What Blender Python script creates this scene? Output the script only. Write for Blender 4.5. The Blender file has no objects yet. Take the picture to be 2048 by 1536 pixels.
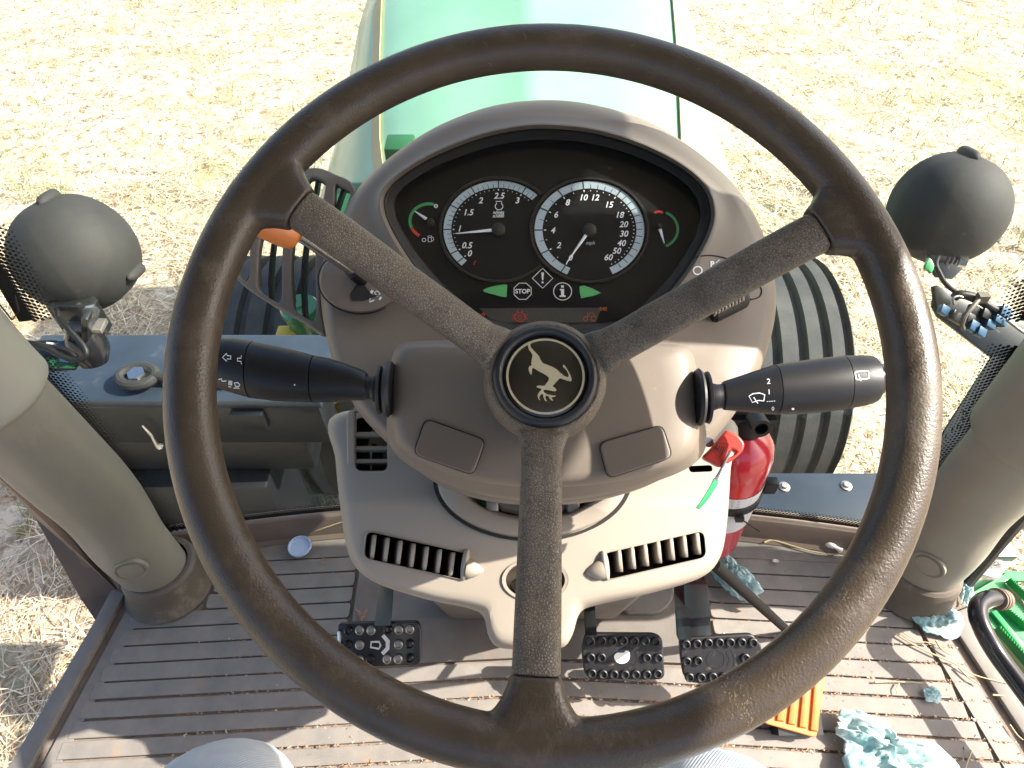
import bpy, bmesh, math, random
import numpy as np
from mathutils import Vector, Matrix
from mathutils.bvhtree import BVHTree
from mathutils import noise as mnoise

random.seed(7); rng = np.random.default_rng(7)
scn = bpy.context.scene
COL = scn.collection
R_ = math.radians

# ------------------------------------------------------------------ camera, world, sun, exposure
FZ = 1.585                       # height of the cab floor above the field
CAM = Vector((0, 0, FZ + 1.0))
PITCH = R_(50)
F = 1400.0                       # focal length in pixels of the 2048 px wide photograph
cd = bpy.data.cameras.new("camera"); cam = bpy.data.objects.new("camera", cd); COL.objects.link(cam)
cam.location = CAM; cam.rotation_euler = (R_(90) - PITCH, 0, 0)
cd.sensor_fit = 'HORIZONTAL'; cd.sensor_width = 36.0; cd.lens = 36.0 * F / 2048
cd.clip_start = 0.02; cd.clip_end = 600
scn.camera = cam

SUN_EL, SUN_AZ = R_(40), R_(3)   # azimuth measured from +X (the tractor's right) towards the front
wld = bpy.data.worlds.new("World"); scn.world = wld; wld.use_nodes = True
nt = wld.node_tree; nt.nodes.clear()
sky = nt.nodes.new("ShaderNodeTexSky"); sky.sky_type = 'NISHITA'; sky.sun_disc = False
sky.sun_elevation = SUN_EL; sky.sun_rotation = R_(90) - SUN_AZ
sky.air_density = .8; sky.dust_density = 3.5; sky.ozone_density = .4
bg = nt.nodes.new("ShaderNodeBackground"); bg.inputs[1].default_value = 0.116
wo = nt.nodes.new("ShaderNodeOutputWorld")
nt.links.new(sky.outputs[0], bg.inputs[0]); nt.links.new(bg.outputs[0], wo.inputs[0])
sl = bpy.data.lights.new("sun", 'SUN'); sl.energy = 3.9; sl.angle = R_(0.5); sl.color = (1.0, 0.93, 0.82)
so = bpy.data.objects.new("sun", sl); COL.objects.link(so)
sdir = Vector((math.cos(SUN_EL) * math.cos(SUN_AZ), math.cos(SUN_EL) * math.sin(SUN_AZ), math.sin(SUN_EL)))
so.rotation_euler = sdir.to_track_quat('Z', 'Y').to_euler(); so.location = (4, 1, 6)
scn.view_settings.view_transform = 'Standard'; scn.view_settings.look = 'None'
scn.view_settings.gamma = 1.0; scn.view_settings.exposure = 1.86
scn.cycles.max_bounces = 8; scn.cycles.transparent_max_bounces = 12; scn.cycles.use_denoising = True

# ------------------------------------------------------------------ rays through the photograph
RT = Vector((1, 0, 0)); FW = Vector((0, math.cos(PITCH), -math.sin(PITCH))); DN = Vector((0, -math.sin(PITCH), -math.cos(PITCH)))
def ray(px, py): return RT * ((px - 1024) / F) + DN * ((py - 768) / F) + FW
def at(px, py, Z): return CAM + ray(px, py) * Z
def hz(px, py, z=0.0):
    d = ray(px, py); return CAM + d * ((FZ + z - CAM.z) / d.z)
def hy(px, py, Y):
    d = ray(px, py); return CAM + d * (Y / d.y)
# the steering wheel's own frame: u to the right, v up the wheel, w towards the driver
WC = CAM + RT * .0219 + DN * -.0159 + FW * .3896
_a = R_(-13.7)
WU = RT; WV = -(DN * math.cos(_a) + FW * math.sin(_a)); WN = WU.cross(WV)
def W(u, v, w): return WC + WU * u + WV * v + WN * w
def P(px, py, w):
    o = WC + WN * w; d = ray(px, py); return CAM + d * ((o - CAM).dot(WN) / d.dot(WN))
def uv(px, py, w):
    q = P(px, py, w) - WC; return (q.dot(WU), q.dot(WV))

# ------------------------------------------------------------------ scene graph helpers
def setp(o, label=None, cat=None, group=None, kind=None):
    if label: o['label'] = label
    if cat: o['category'] = cat
    if group: o['group'] = group
    if kind: o['kind'] = kind
    return o
def thing(name, label, cat, loc, group=None):
    o = bpy.data.objects.new(name, None); COL.objects.link(o); o.location = loc; o.empty_display_size = .03
    return setp(o, label, cat, group)
def origin(o):
    v = Vector((0, 0, 0))
    while o is not None: v = v + Vector(o.location); o = o.parent
    return v
class MB:
    def __init__(s): s.v = []; s.f = []
    def add(s, vs, fs):
        k = len(s.v); s.v += [tuple(v) for v in vs]; s.f += [tuple(i + k for i in f) for f in fs]; return s
    def box(s, c, ax, h):                       # ax: three unit vectors, h: half sizes
        c = Vector(c); vs = []
        for i in (-1, 1):
            for j in (-1, 1):
                for k in (-1, 1): vs.append(c + ax[0] * h[0] * i + ax[1] * h[1] * j + ax[2] * h[2] * k)
        return s.add(vs, [(0, 1, 3, 2), (4, 6, 7, 5), (0, 4, 5, 1), (2, 3, 7, 6), (0, 2, 6, 4), (1, 5, 7, 3)])
    def loft(s, rings, cap0=True, cap1=True, closed=True):
        k = len(s.v); n = len(rings[0]); fs = []
        vs = [v for r in rings for v in r]
        for i in range(len(rings) - 1):
            for j in range(n if closed else n - 1):
                a = i * n + j; b = i * n + (j + 1) % n; fs.append((a, b, b + n, a + n))
        if cap0: fs.append(tuple(range(n))[::-1])
        if cap1: fs.append(tuple(range((len(rings) - 1) * n, len(rings) * n)))
        return s.add(vs, fs)
    def tube(s, pts, r, n=12, caps=True, flat=1.0, upv=None):
        pts = [Vector(p) for p in pts]; m = len(pts)
        rs = list(r) if hasattr(r, '__len__') else [r] * m
        rings = []; up = Vector(upv) if upv else Vector((0, 0, 1)); 
        for i, p in enumerate(pts):
            t = (pts[min(i + 1, m - 1)] - pts[max(i - 1, 0)]).normalized()
            if i == 0:
                if abs(t.dot(up)) > .95: up = Vector((0, 1, 0))
                x = up.cross(t).normalized()
            else: x = (x - t * x.dot(t)).normalized()
            y = t.cross(x)
            rings.append([p + x * math.cos(2 * math.pi * j / n) * rs[i] + y * math.sin(2 * math.pi * j / n) * rs[i] * flat for j in range(n)])
        return s.loft(rings, caps, caps)
    def lathe(s, prof, o, ax, n=32, xa=None, caps=True):  # prof: (radius, height) pairs
        o = Vector(o); ax = Vector(ax).normalized()
        x = Vector(xa) if xa else (Vector((1, 0, 0)) if abs(ax.x) < .9 else Vector((0, 1, 0)))
        x = (x - ax * x.dot(ax)).normalized(); y = ax.cross(x)
        rings = [[o + ax * h + (x * math.cos(2 * math.pi * j / n) + y * math.sin(2 * math.pi * j / n)) * r for j in range(n)] for r, h in prof]
        return s.loft(rings, caps and prof[0][0] > 1e-5, caps and prof[-1][0] > 1e-5)
def mesh_of(mb, smooth=30, bevel=0, seg=2, weld=False):
    me = bpy.data.meshes.new("m"); me.from_pydata([tuple(v) for v in mb.v], [], mb.f)
    if bevel or weld:
        bm = bmesh.new(); bm.from_mesh(me)
        if weld: bmesh.ops.remove_doubles(bm, verts=bm.verts, dist=1e-5)
        bmesh.ops.recalc_face_normals(bm, faces=bm.faces)
        if bevel:
            es = [e for e in bm.edges if len(e.link_faces) == 2 and e.calc_face_angle(0) > R_(35)]
            bmesh.ops.bevel(bm, geom=es, offset=bevel, segments=seg, profile=.5, affect='EDGES', clamp_overlap=True)
        bm.to_mesh(me); bm.free()
    if smooth:
        me.polygons.foreach_set('use_smooth', [True] * len(me.polygons)); me.set_sharp_from_angle(angle=R_(smooth))
    return me
WORLD = {}
def link(name, me, mat, parent=None, org=None):
    o0 = origin(parent) if parent else (Vector(org) if org is not None else Vector((0, 0, 0)))
    WORLD[name] = ([v.co.copy() for v in me.vertices], [tuple(p.vertices) for p in me.polygons])
    me.transform(Matrix.Translation(-o0)); me.name = name
    o = bpy.data.objects.new(name, me); COL.objects.link(o)
    if parent: o.parent = parent
    else: o.location = o0
    me.materials.clear(); me.materials.append(M[mat])
    return o
def part(name, mb, mat, parent, **k): return link(name, mesh_of(mb, **k), mat, parent)
def single(name, mb, mat, label, cat, group=None, kind=None, org=None, **k):
    if org is None:
        a = np.array([tuple(v) for v in mb.v]); org = (a[:, 0].mean(), a[:, 1].mean(), a[:, 2].min())
    o = link(name, mesh_of(mb, **k), mat, None, org); return setp(o, label, cat, group, kind)
def eval_mesh(me, mods):
    o = bpy.data.objects.new("tmp", me); COL.objects.link(o)
    for t, kw in mods:
        m = o.modifiers.new("m", t)
        for a, b in kw.items(): setattr(m, a, b)
    dg = bpy.context.evaluated_depsgraph_get(); dg.update()
    r = bpy.data.meshes.new_from_object(o.evaluated_get(dg)); bpy.data.objects.remove(o); return r
def smooth_all(me, ang=40):
    me.polygons.foreach_set('use_smooth', [True] * len(me.polygons)); me.set_sharp_from_angle(angle=R_(ang)); return me
def catmull(pts, n=6, closed=True):
    out = []; m = len(pts); pts = [np.array(p, float) for p in pts]
    for i in range(m if closed else m - 1):
        if closed: a, b, c, d = pts[i - 1], pts[i], pts[(i + 1) % m], pts[(i + 2) % m]
        else: a, b, c, d = pts[max(i - 1, 0)], pts[i], pts[i + 1], pts[min(i + 2, m - 1)]
        for k in range(n):
            t = k / n; out.append(.5 * ((2 * b) + (-a + c) * t + (2 * a - 5 * b + 4 * c - d) * t * t + (-a + 3 * b - 3 * c + d) * t ** 3))
    if not closed: out.append(pts[-1])
    return out
def path(pts, n=6):
    return [Vector(p) for p in catmull([tuple(p) for p in pts], n, False)]
def rounded(poly, r, n=5):
    out = []; m = len(poly)
    for i in range(m):
        p = np.array(poly[i], float); a = np.array(poly[i - 1], float) - p; b = np.array(poly[(i + 1) % m], float) - p
        la, lb = np.linalg.norm(a), np.linalg.norm(b); q = min(r, la * .48, lb * .48)
        s, e = p + a / la * q, p + b / lb * q
        for k in range(n + 1):
            t = k / n; out.append((1 - t) ** 2 * s + 2 * t * (1 - t) * p + t * t * e)
    return out
def plate(outl, O, U, V, N, thick, bevel=0, res=2):
    """flat plate with holes: outlines in (u,v); lies from O-N*thick to O"""
    cu = bpy.data.curves.new("c", 'CURVE'); cu.dimensions = '2D'; cu.fill_mode = 'BOTH'
    for ol in outl:
        sp = cu.splines.new('POLY'); sp.points.add(len(ol) - 1)
        for i, q in enumerate(ol): sp.points[i].co = (q[0], q[1], 0, 1)
        sp.use_cyclic_u = True
    cu.extrude = max(thick / 2 - bevel, 1e-5); cu.bevel_depth = bevel; cu.bevel_resolution = res
    if bevel: cu.offset = -bevel
    o = bpy.data.objects.new("c", cu); COL.objects.link(o)
    dg = bpy.context.evaluated_depsgraph_get(); dg.update()
    me = bpy.data.meshes.new_from_object(o.evaluated_get(dg)); bpy.data.objects.remove(o)
    mb = MB(); O = Vector(O) - N * (thick / 2)
    mb.add([O + U * v.co.x + V * v.co.y + N * v.co.z for v in me.vertices], [tuple(p.vertices) for p in me.polygons])
    bpy.data.meshes.remove(me); return mb
def pxplate(outl, w, thick, bevel=0):            # outlines in photograph pixels, on the plane w of the wheel frame
    return plate([[uv(p[0], p[1], w) for p in ol] for ol in outl], WC + WN * w, WU, WV, WN, thick, bevel)
def flat_poly(outl, zw=None):                    # fills an outline (with holes) -> 2D verts, faces
    cu = bpy.data.curves.new("c", 'CURVE'); cu.dimensions = '2D'; cu.fill_mode = 'FRONT'
    for ol in outl:
        sp = cu.splines.new('POLY'); sp.points.add(len(ol) - 1)
        for i, q in enumerate(ol): sp.points[i].co = (q[0], q[1], 0, 1)
        sp.use_cyclic_u = True
    o = bpy.data.objects.new("c", cu); COL.objects.link(o)
    dg = bpy.context.evaluated_depsgraph_get(); dg.update()
    me = bpy.data.meshes.new_from_object(o.evaluated_get(dg)); bpy.data.objects.remove(o)
    r = ([(v.co.x, v.co.y) for v in me.vertices], [tuple(p.vertices) for p in me.polygons]); bpy.data.meshes.remove(me); return r
# ---- flat print: shapes given in photograph pixels, laid on a real surface
class Ink:
    def __init__(s): s.v = []; s.f = []
    def poly(s, *outl):
        v, f = flat_poly(outl); k = len(s.v); s.v += v; s.f += [tuple(i + k for i in q) for q in f]; return s
    def stroke(s, pts, wd, closed=False):
        pts = [np.array(p, float) for p in pts]
        if closed: pts.append(pts[0])
        L = []
        for a, b in zip(pts[:-1], pts[1:]):
            n = max(1, int(np.linalg.norm(b - a) / 12)); L += [a + (b - a) * i / n for i in range(n)]
        L.append(pts[-1]); k = len(s.v); m = len(L)
        for i, p in enumerate(L):
            if closed and i in (0, m - 1): t = (L[1] - L[0]) / np.linalg.norm(L[1] - L[0]) + (L[-1] - L[-2]) / np.linalg.norm(L[-1] - L[-2])
            else: t = L[min(i + 1, m - 1)] - L[max(i - 1, 0)]
            t = t / (np.linalg.norm(t) + 1e-9); q = np.array((-t[1], t[0])) * wd / 2
            s.v += [tuple(p + q), tuple(p - q)]
        s.f += [(k + 2 * i, k + 2 * i + 1, k + 2 * i + 3, k + 2 * i + 2) for i in range(m - 1)]; return s
    def arc(s, cx, cy, rx, ry, a0, a1, wd, n=24):
        return s.stroke([(cx + rx * math.cos(R_(a0 + (a1 - a0) * i / n)), cy - ry * math.sin(R_(a0 + (a1 - a0) * i / n))) for i in range(n + 1)], wd)
    def text(s, t, cx, cy, h, shear=0, rot=0, bold=0, sx=1):
        cu = bpy.data.curves.new("t", 'FONT'); cu.body = t; cu.align_x = 'CENTER'; cu.align_y = 'CENTER'; cu.size = 1.0
        cu.shear = shear; cu.offset = bold; cu.resolution_u = 3
        o = bpy.data.objects.new("t", cu); COL.objects.link(o)
        dg = bpy.context.evaluated_depsgraph_get(); dg.update()
        me = bpy.data.meshes.new_from_object(o.evaluated_get(dg)); bpy.data.objects.remove(o)
        k = len(s.v); c, q = math.cos(R_(rot)), math.sin(R_(rot)); sc = h / .70
        if not me.vertices: return s
        xs = [v.co.x for v in me.vertices]; ys = [v.co.y for v in me.vertices]
        mx, my = (min(xs) + max(xs)) / 2, (min(ys) + max(ys)) / 2
        for v in me.vertices:
            x = (v.co.x - mx) * sc * sx; y = -(v.co.y - my) * sc; s.v.append((cx + x * c - y * q, cy + x * q + y * c))
        s.f += [tuple(i + k for i in p.vertices) for p in me.polygons]; bpy.data.meshes.remove(me); return s
    def lay(s, name, mat, parent, target, off=.0004):
        bv = BVHTree.FromPolygons(*(WORLD[target] if isinstance(target, str) else target)); mb = MB(); ok = []
        for x, y in s.v:
            d = ray(x, y).normalized(); h = bv.ray_cast(CAM, d)
            ok.append(h[0] is not None)
            mb.v.append(tuple((h[0] - d * off) if h[0] is not None else CAM))
        mb.f = [f for f in s.f if all(ok[i] for i in f)]
        if not mb.f: print("INK MISSED", name); return None
        used = sorted({i for f in mb.f for i in f}); mp = {a: b for b, a in enumerate(used)}
        mb.v = [mb.v[i] for i in used]; mb.f = [tuple(mp[i] for i in f) for f in mb.f]
        return part(name, mb, mat, parent, smooth=0)

# ------------------------------------------------------------------ materials
M = {}
def nn(t, k, **kw):
    n = t.nodes.new(k)
    for a, b in kw.items(): setattr(n, a, b)
    return n
def mat(name, col, rough=.5, metal=0, spec=.5, var=0, vscale=20, bump=0, bscale=300, btype='noise', dust=None, dscale=60, dthr=.55, coat=0, col2=None, stretch=None, dsharp=.08, sheen=0, trans=0):
    m = bpy.data.materials.new(name); m.use_nodes = True; t = m.node_tree; L = t.links.new
    b = t.nodes["Principled BSDF"]; M[name] = m
    b.inputs["Roughness"].default_value = rough; b.inputs["Metallic"].default_value = metal
    b.inputs["Specular IOR Level"].default_value = spec; b.inputs["Coat Weight"].default_value = coat; b.inputs["Coat Roughness"].default_value = .15
    b.inputs["Base Color"].default_value = (*col, 1)
    if sheen: b.inputs["Sheen Weight"].default_value = sheen
    tc = nn(t, "ShaderNodeTexCoord"); mp = nn(t, "ShaderNodeMapping"); L(tc.outputs["Object"], mp.inputs[0])
    if stretch: mp.inputs["Scale"].default_value = stretch
    cur = None
    if var or col2:
        nz = nn(t, "ShaderNodeTexNoise"); nz.inputs["Scale"].default_value = vscale; nz.inputs["Detail"].default_value = 8; nz.inputs["Roughness"].default_value = .6
        L(mp.outputs[0], nz.inputs["Vector"])
        rp = nn(t, "ShaderNodeMapRange"); rp.inputs[1].default_value = .32; rp.inputs[2].default_value = .68; L(nz.outputs["Fac"], rp.inputs[0])
        mx = nn(t, "ShaderNodeMix", data_type='RGBA'); L(rp.outputs[0], mx.inputs["Factor"])
        c2 = col2 if col2 else tuple(c * (1 - var) for c in col)
        mx.inputs["A"].default_value = (*c2, 1); mx.inputs["B"].default_value = (*col, 1); cur = mx.outputs["Result"]
    if dust:
        nz = nn(t, "ShaderNodeTexNoise"); nz.inputs["Scale"].default_value = dscale; nz.inputs["Detail"].default_value = 6; nz.inputs["Roughness"].default_value = .75
        L(mp.outputs[0], nz.inputs["Vector"])
        rp = nn(t, "ShaderNodeMapRange"); rp.inputs[1].default_value = dthr; rp.inputs[2].default_value = dthr + dsharp; L(nz.outputs["Fac"], rp.inputs[0])
        mx = nn(t, "ShaderNodeMix", data_type='RGBA'); L(rp.outputs[0], mx.inputs["Factor"])
        if cur: L(cur, mx.inputs["A"])
        else: mx.inputs["A"].default_value = (*col, 1)
        mx.inputs["B"].default_value = (*dust, 1); cur = mx.outputs["Result"]
        rr = nn(t, "ShaderNodeMapRange"); rr.inputs[3].default_value = rough; rr.inputs[4].default_value = .9; L(rp.outputs[0], rr.inputs[0]); L(rr.outputs[0], b.inputs["Roughness"])
    if cur: L(cur, b.inputs["Base Color"])
    if bump:
        if btype == 'noise':
            bn = nn(t, "ShaderNodeTexNoise"); bn.inputs["Scale"].default_value = bscale; bn.inputs["Detail"].default_value = 3; bo = bn.outputs["Fac"]
        else:
            bn = nn(t, "ShaderNodeTexVoronoi", feature='DISTANCE_TO_EDGE' if btype == 'leather' else 'F1'); bn.inputs["Scale"].default_value = bscale; bo = bn.outputs["Distance"]
        L(mp.outputs[0], bn.inputs["Vector"])
        if btype == 'leather' and cur:
            r3 = nn(t, "ShaderNodeMapRange"); r3.inputs[1].default_value = .02; r3.inputs[2].default_value = .22; r3.inputs[3].default_value = .50; r3.inputs[4].default_value = 1.12; L(bo, r3.inputs[0])
            m4 = nn(t, "ShaderNodeMix", data_type='RGBA', blend_type='MULTIPLY'); m4.inputs["Factor"].default_value = 1; L(cur, m4.inputs["A"]); L(r3.outputs[0], m4.inputs["B"]); L(m4.outputs["Result"], b.inputs["Base Color"])
        bp = nn(t, "ShaderNodeBump"); bp.inputs["Strength"].default_value = bump; bp.inputs["Distance"].default_value = .3 / bscale
        L(bo, bp.inputs["Height"]); L(bp.outputs[0], b.inputs["Normal"])
    return m
DUST = (.36, .27, .18)
mat('rim_leather', (.058, .042, .029), .34, var=.35, vscale=26, bump=.75, bscale=760, dust=(.115, .085, .056), dscale=15, dthr=.52, dsharp=.26)
mat('spoke_leather', (.160, .130, .096), .42, col2=(.095, .074, .052), vscale=60, bump=1.3, bscale=640, btype='leather', dust=(.15, .11, .065), dscale=30, dthr=.55, dsharp=.2)
mat('hub_dark', (.012, .014, .018), .35, bump=.8, bscale=900, btype='leather')
mat('emblem_black', (.006, .006, .007), .12, coat=.5)
mat('emblem_gold', (.42, .37, .24), .4)
mat('taupe', (.176, .145, .116), .5, var=.10, vscale=9, bump=.25, bscale=1500, dust=(.33, .25, .18), dscale=330, dthr=.66, dsharp=.04)
mat('taupe_dark', (.147, .121, .098), .5, var=.12, vscale=9, bump=.25, bscale=1500, dust=(.30, .23, .17), dscale=300, dthr=.68, dsharp=.04)
mat('beige', (.30, .262, .215), .5, var=.07, vscale=7, bump=.2, bscale=1400, dust=(.28, .22, .16), dscale=40, dthr=.72, dsharp=.1)
mat('beige_fin', (.27, .23, .19), .55)
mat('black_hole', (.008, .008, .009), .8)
mat('gap_black', (.012, .01, .009), .8)
mat('black_plastic', (.009, .009, .011), .42, spec=.35, var=.3, vscale=25, bump=.3, bscale=1500, dust=(.06, .05, .045), dscale=450, dthr=.66, dsharp=.05)
mat('black_rubber', (.014, .014, .016), .45, var=.2, vscale=30, bump=.4, bscale=800, dust=(.16, .12, .08), dscale=90, dthr=.60, dsharp=.12)
mat('black_gloss', (.01, .01, .013), .18, dust=(.10, .08, .06), dscale=150, dthr=.66)
mat('gauge_face', (.003, .003, .004), .6, spec=.2)
mat('gauge_trim', (.010, .009, .007), .5, dust=(.04, .03, .02), dscale=300, dthr=.6)
mat('print_white', (.75, .77, .78), .5)
mat('print_scale', (.40, .49, .53), .5)
mat('print_black', (.01, .01, .01), .5)
mat('print_green', (.045, .30, .10), .45)
mat('print_red', (.55, .035, .02), .5)
mat('print_orange', (.42, .10, .02), .5)
mat('needle_white', (.8, .82, .85), .35)
mat('arrow_green', (.10, .42, .14), .4)
mat('lcd_grey', (.045, .047, .048), .3)
mat('orange_plastic', (.62, .19, .045), .38, var=.12, vscale=60)
mat('steel', (.55, .55, .54), .25, metal=1, var=.2, vscale=120)
mat('steel_dull', (.40, .38, .36), .4, metal=.8, var=.3, vscale=60)
mat('mat_rubber', (.235, .211, .185), .66, col2=(.17, .157, .144), vscale=26, bump=.4, bscale=500, dust=(.27, .19, .13), dscale=34, dthr=.56, dsharp=.16)
mat('mat_groove', (.24, .18, .14), .9, col2=(.16, .14, .122), vscale=50, bump=.8, bscale=400)
mat('mat_border', (.22, .197, .172), .6, col2=(.155, .143, .13), vscale=30, bump=.3, bscale=600, dust=(.27, .19, .13), dscale=25, dthr=.60, dsharp=.16)
mat('plate_grey', (.17, .15, .132), .6, var=.25, vscale=18, bump=.3, bscale=500, dust=(.22, .15, .10), dscale=20, dthr=.58, dsharp=.2)
mat('debris', (.42, .25, .15), .9, var=.5, vscale=90)
mat('grit_pale', (.6, .5, .38), .9, var=.4, vscale=90)
mat('pillar', (.235, .220, .178), .45, var=.16, vscale=7, bump=.2, bscale=1600, dust=(.30, .26, .19), dscale=9, dthr=.56, dsharp=.2)
mat('pillar_sleeve', (.33, .32, .27), .5, bump=.25, bscale=1300)
mat('boot', (.12, .098, .076), .6, var=.25, vscale=20, bump=.3, bscale=700, dust=(.24, .19, .14), dscale=20, dthr=.54, dsharp=.15)
mat('side_brown', (.17, .125, .095), .6, var=.25, vscale=12)
mat('jd_green', (.025, .19, .055), .28, coat=.5, var=.1, vscale=3)
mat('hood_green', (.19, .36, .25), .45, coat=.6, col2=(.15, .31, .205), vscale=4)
mat('jd_green_dark', (.015, .09, .03), .45, var=.2, vscale=15)
mat('step_green', (.035, .30, .09), .35, var=.2, vscale=30, dust=(.35, .3, .2), dscale=60, dthr=.64)
mat('jd_yellow', (.75, .48, .03), .4, var=.15, vscale=20)
mat('stripe_tan', (.42, .34, .17), .5, var=.2, vscale=8)
mat('tyre', (.022, .025, .028), .75, col2=(.055, .053, .05), vscale=9, bump=.3, bscale=150)
mat('deck_blue', (.028, .040, .058), .34, var=.3, vscale=12, dust=(.09, .09, .09), dscale=12, dthr=.62, dsharp=.2)
mat('dark_box', (.005, .006, .009), .45, var=.4, vscale=9, dust=(.03, .03, .03), dscale=14, dthr=.70)
mat('lamp_shell', (.028, .028, .027), .72, spec=.35, var=.25, vscale=14, bump=.35, bscale=700, dust=(.16, .14, .11), dscale=120, dthr=.66, dsharp=.08)
mat('bracket_black', (.012, .014, .015), .3, var=.3, vscale=30, dust=(.12, .10, .07), dscale=70, dthr=.64)
mat('blue_plug', (.010, .06, .13), .45)
mat('cable', (.008, .008, .009), .5, spec=.3)
mat('ext_red', (.52, .012, .028), .22, coat=.6, var=.08, vscale=15)
mat('ext_label', (.62, .62, .62), .45, var=.08, vscale=60)
mat('ext_print', (.22, .22, .24), .6)
mat('key_red', (.42, .025, .015), .4, var=.1, vscale=60)
mat('tag_green', (.008, .26, .10), .35)
mat('cap_blue', (.45, .58, .78), .35, spec=.6)
mat('straw', (.55, .43, .24), .7, var=.25, vscale=40)
mat('glove_white', (.72, .70, .66), .6)
mat('towel', (.56, .66, .63), .9, col2=(.15, .35, .38), vscale=24, bump=.5, bscale=500)
mat('glass_dirt_frit', (.004, .004, .005), .5)
mat('soil_towel', (.10, .28, .26), .9, var=.5, vscale=60)
mat('shoe', (.05, .035, .025), .6)

def glass_mat(name, tint, dustcol, dustamt, dscale=8, refl=.06, speck=0.):
    m = bpy.data.materials.new(name); m.use_nodes = True; t = m.node_tree; L = t.links.new; t.nodes.clear(); M[name] = m
    out = nn(t, "ShaderNodeOutputMaterial"); tr = nn(t, "ShaderNodeBsdfTransparent"); tr.inputs[0].default_value = (*tint, 1)
    gl = nn(t, "ShaderNodeBsdfGlossy"); gl.inputs["Roughness"].default_value = .02
    ge = nn(t, "ShaderNodeNewGeometry"); dt = nn(t, "ShaderNodeVectorMath", operation='DOT_PRODUCT'); L(ge.outputs["Normal"], dt.inputs[0]); L(ge.outputs["Incoming"], dt.inputs[1])
    ab = nn(t, "ShaderNodeMath", operation='ABSOLUTE'); L(dt.outputs["Value"], ab.inputs[0]); sb = nn(t, "ShaderNodeMath", operation='SUBTRACT'); sb.inputs[0].default_value = 1; L(ab.outputs[0], sb.inputs[1])
    pw = nn(t, "ShaderNodeMath", operation='POWER'); pw.inputs[1].default_value = 5; L(sb.outputs[0], pw.inputs[0]); fr = nn(t, "ShaderNodeMath", operation='MULTIPLY_ADD'); fr.inputs[1].default_value = .94; fr.inputs[2].default_value = refl; L(pw.outputs[0], fr.inputs[0])
    m1 = nn(t, "ShaderNodeMixShader"); L(fr.outputs[0], m1.inputs[0]); L(tr.outputs[0], m1.inputs[1]); L(gl.outputs[0], m1.inputs[2])
    df = nn(t, "ShaderNodeBsdfDiffuse"); df.inputs[0].default_value = (*dustcol, 1)
    tl = nn(t, "ShaderNodeBsdfTranslucent"); tl.inputs[0].default_value = (*dustcol, 1)
    m2 = nn(t, "ShaderNodeMixShader"); m2.inputs[0].default_value = .5; L(df.outputs[0], m2.inputs[1]); L(tl.outputs[0], m2.inputs[2])
    tc = nn(t, "ShaderNodeTexCoord"); nz = nn(t, "ShaderNodeTexNoise"); nz.inputs["Scale"].default_value = dscale; nz.inputs["Detail"].default_value = 7; nz.inputs["Roughness"].default_value = .65
    L(tc.outputs["Object"], nz.inputs["Vector"])
    mr = nn(t, "ShaderNodeMapRange"); mr.inputs[1].default_value = .35; mr.inputs[2].default_value = .7; mr.inputs[3].default_value = dustamt * .6; mr.inputs[4].default_value = dustamt * 1.5
    L(nz.outputs["Fac"], mr.inputs[0]); fac = mr.outputs[0]
    if speck:
        n2 = nn(t, "ShaderNodeTexNoise"); n2.inputs["Scale"].default_value = 700; n2.inputs["Detail"].default_value = 2
        L(tc.outputs["Object"], n2.inputs["Vector"])
        r2 = nn(t, "ShaderNodeMapRange"); r2.inputs[1].default_value = .64; r2.inputs[2].default_value = .70; r2.inputs[4].default_value = speck; L(n2.outputs["Fac"], r2.inputs[0])
        ad = nn(t, "ShaderNodeMath", operation='ADD'); L(fac, ad.inputs[0]); L(r2.outputs[0], ad.inputs[1]); fac = ad.outputs[0]
    m3 = nn(t, "ShaderNodeMixShader"); L(fac, m3.inputs[0]); L(m1.outputs[0], m3.inputs[1]); L(m2.outputs[0], m3.inputs[2]); L(m3.outputs[0], out.inputs[0])
glass_mat('windscreen', (.90, .96, .93), (.75, .82, .80), .007, 5, refl=.015)
glass_mat('lens', (.97, .97, .97), (.24, .145, .08), .002, 14, refl=.025, speck=.50)

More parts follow.
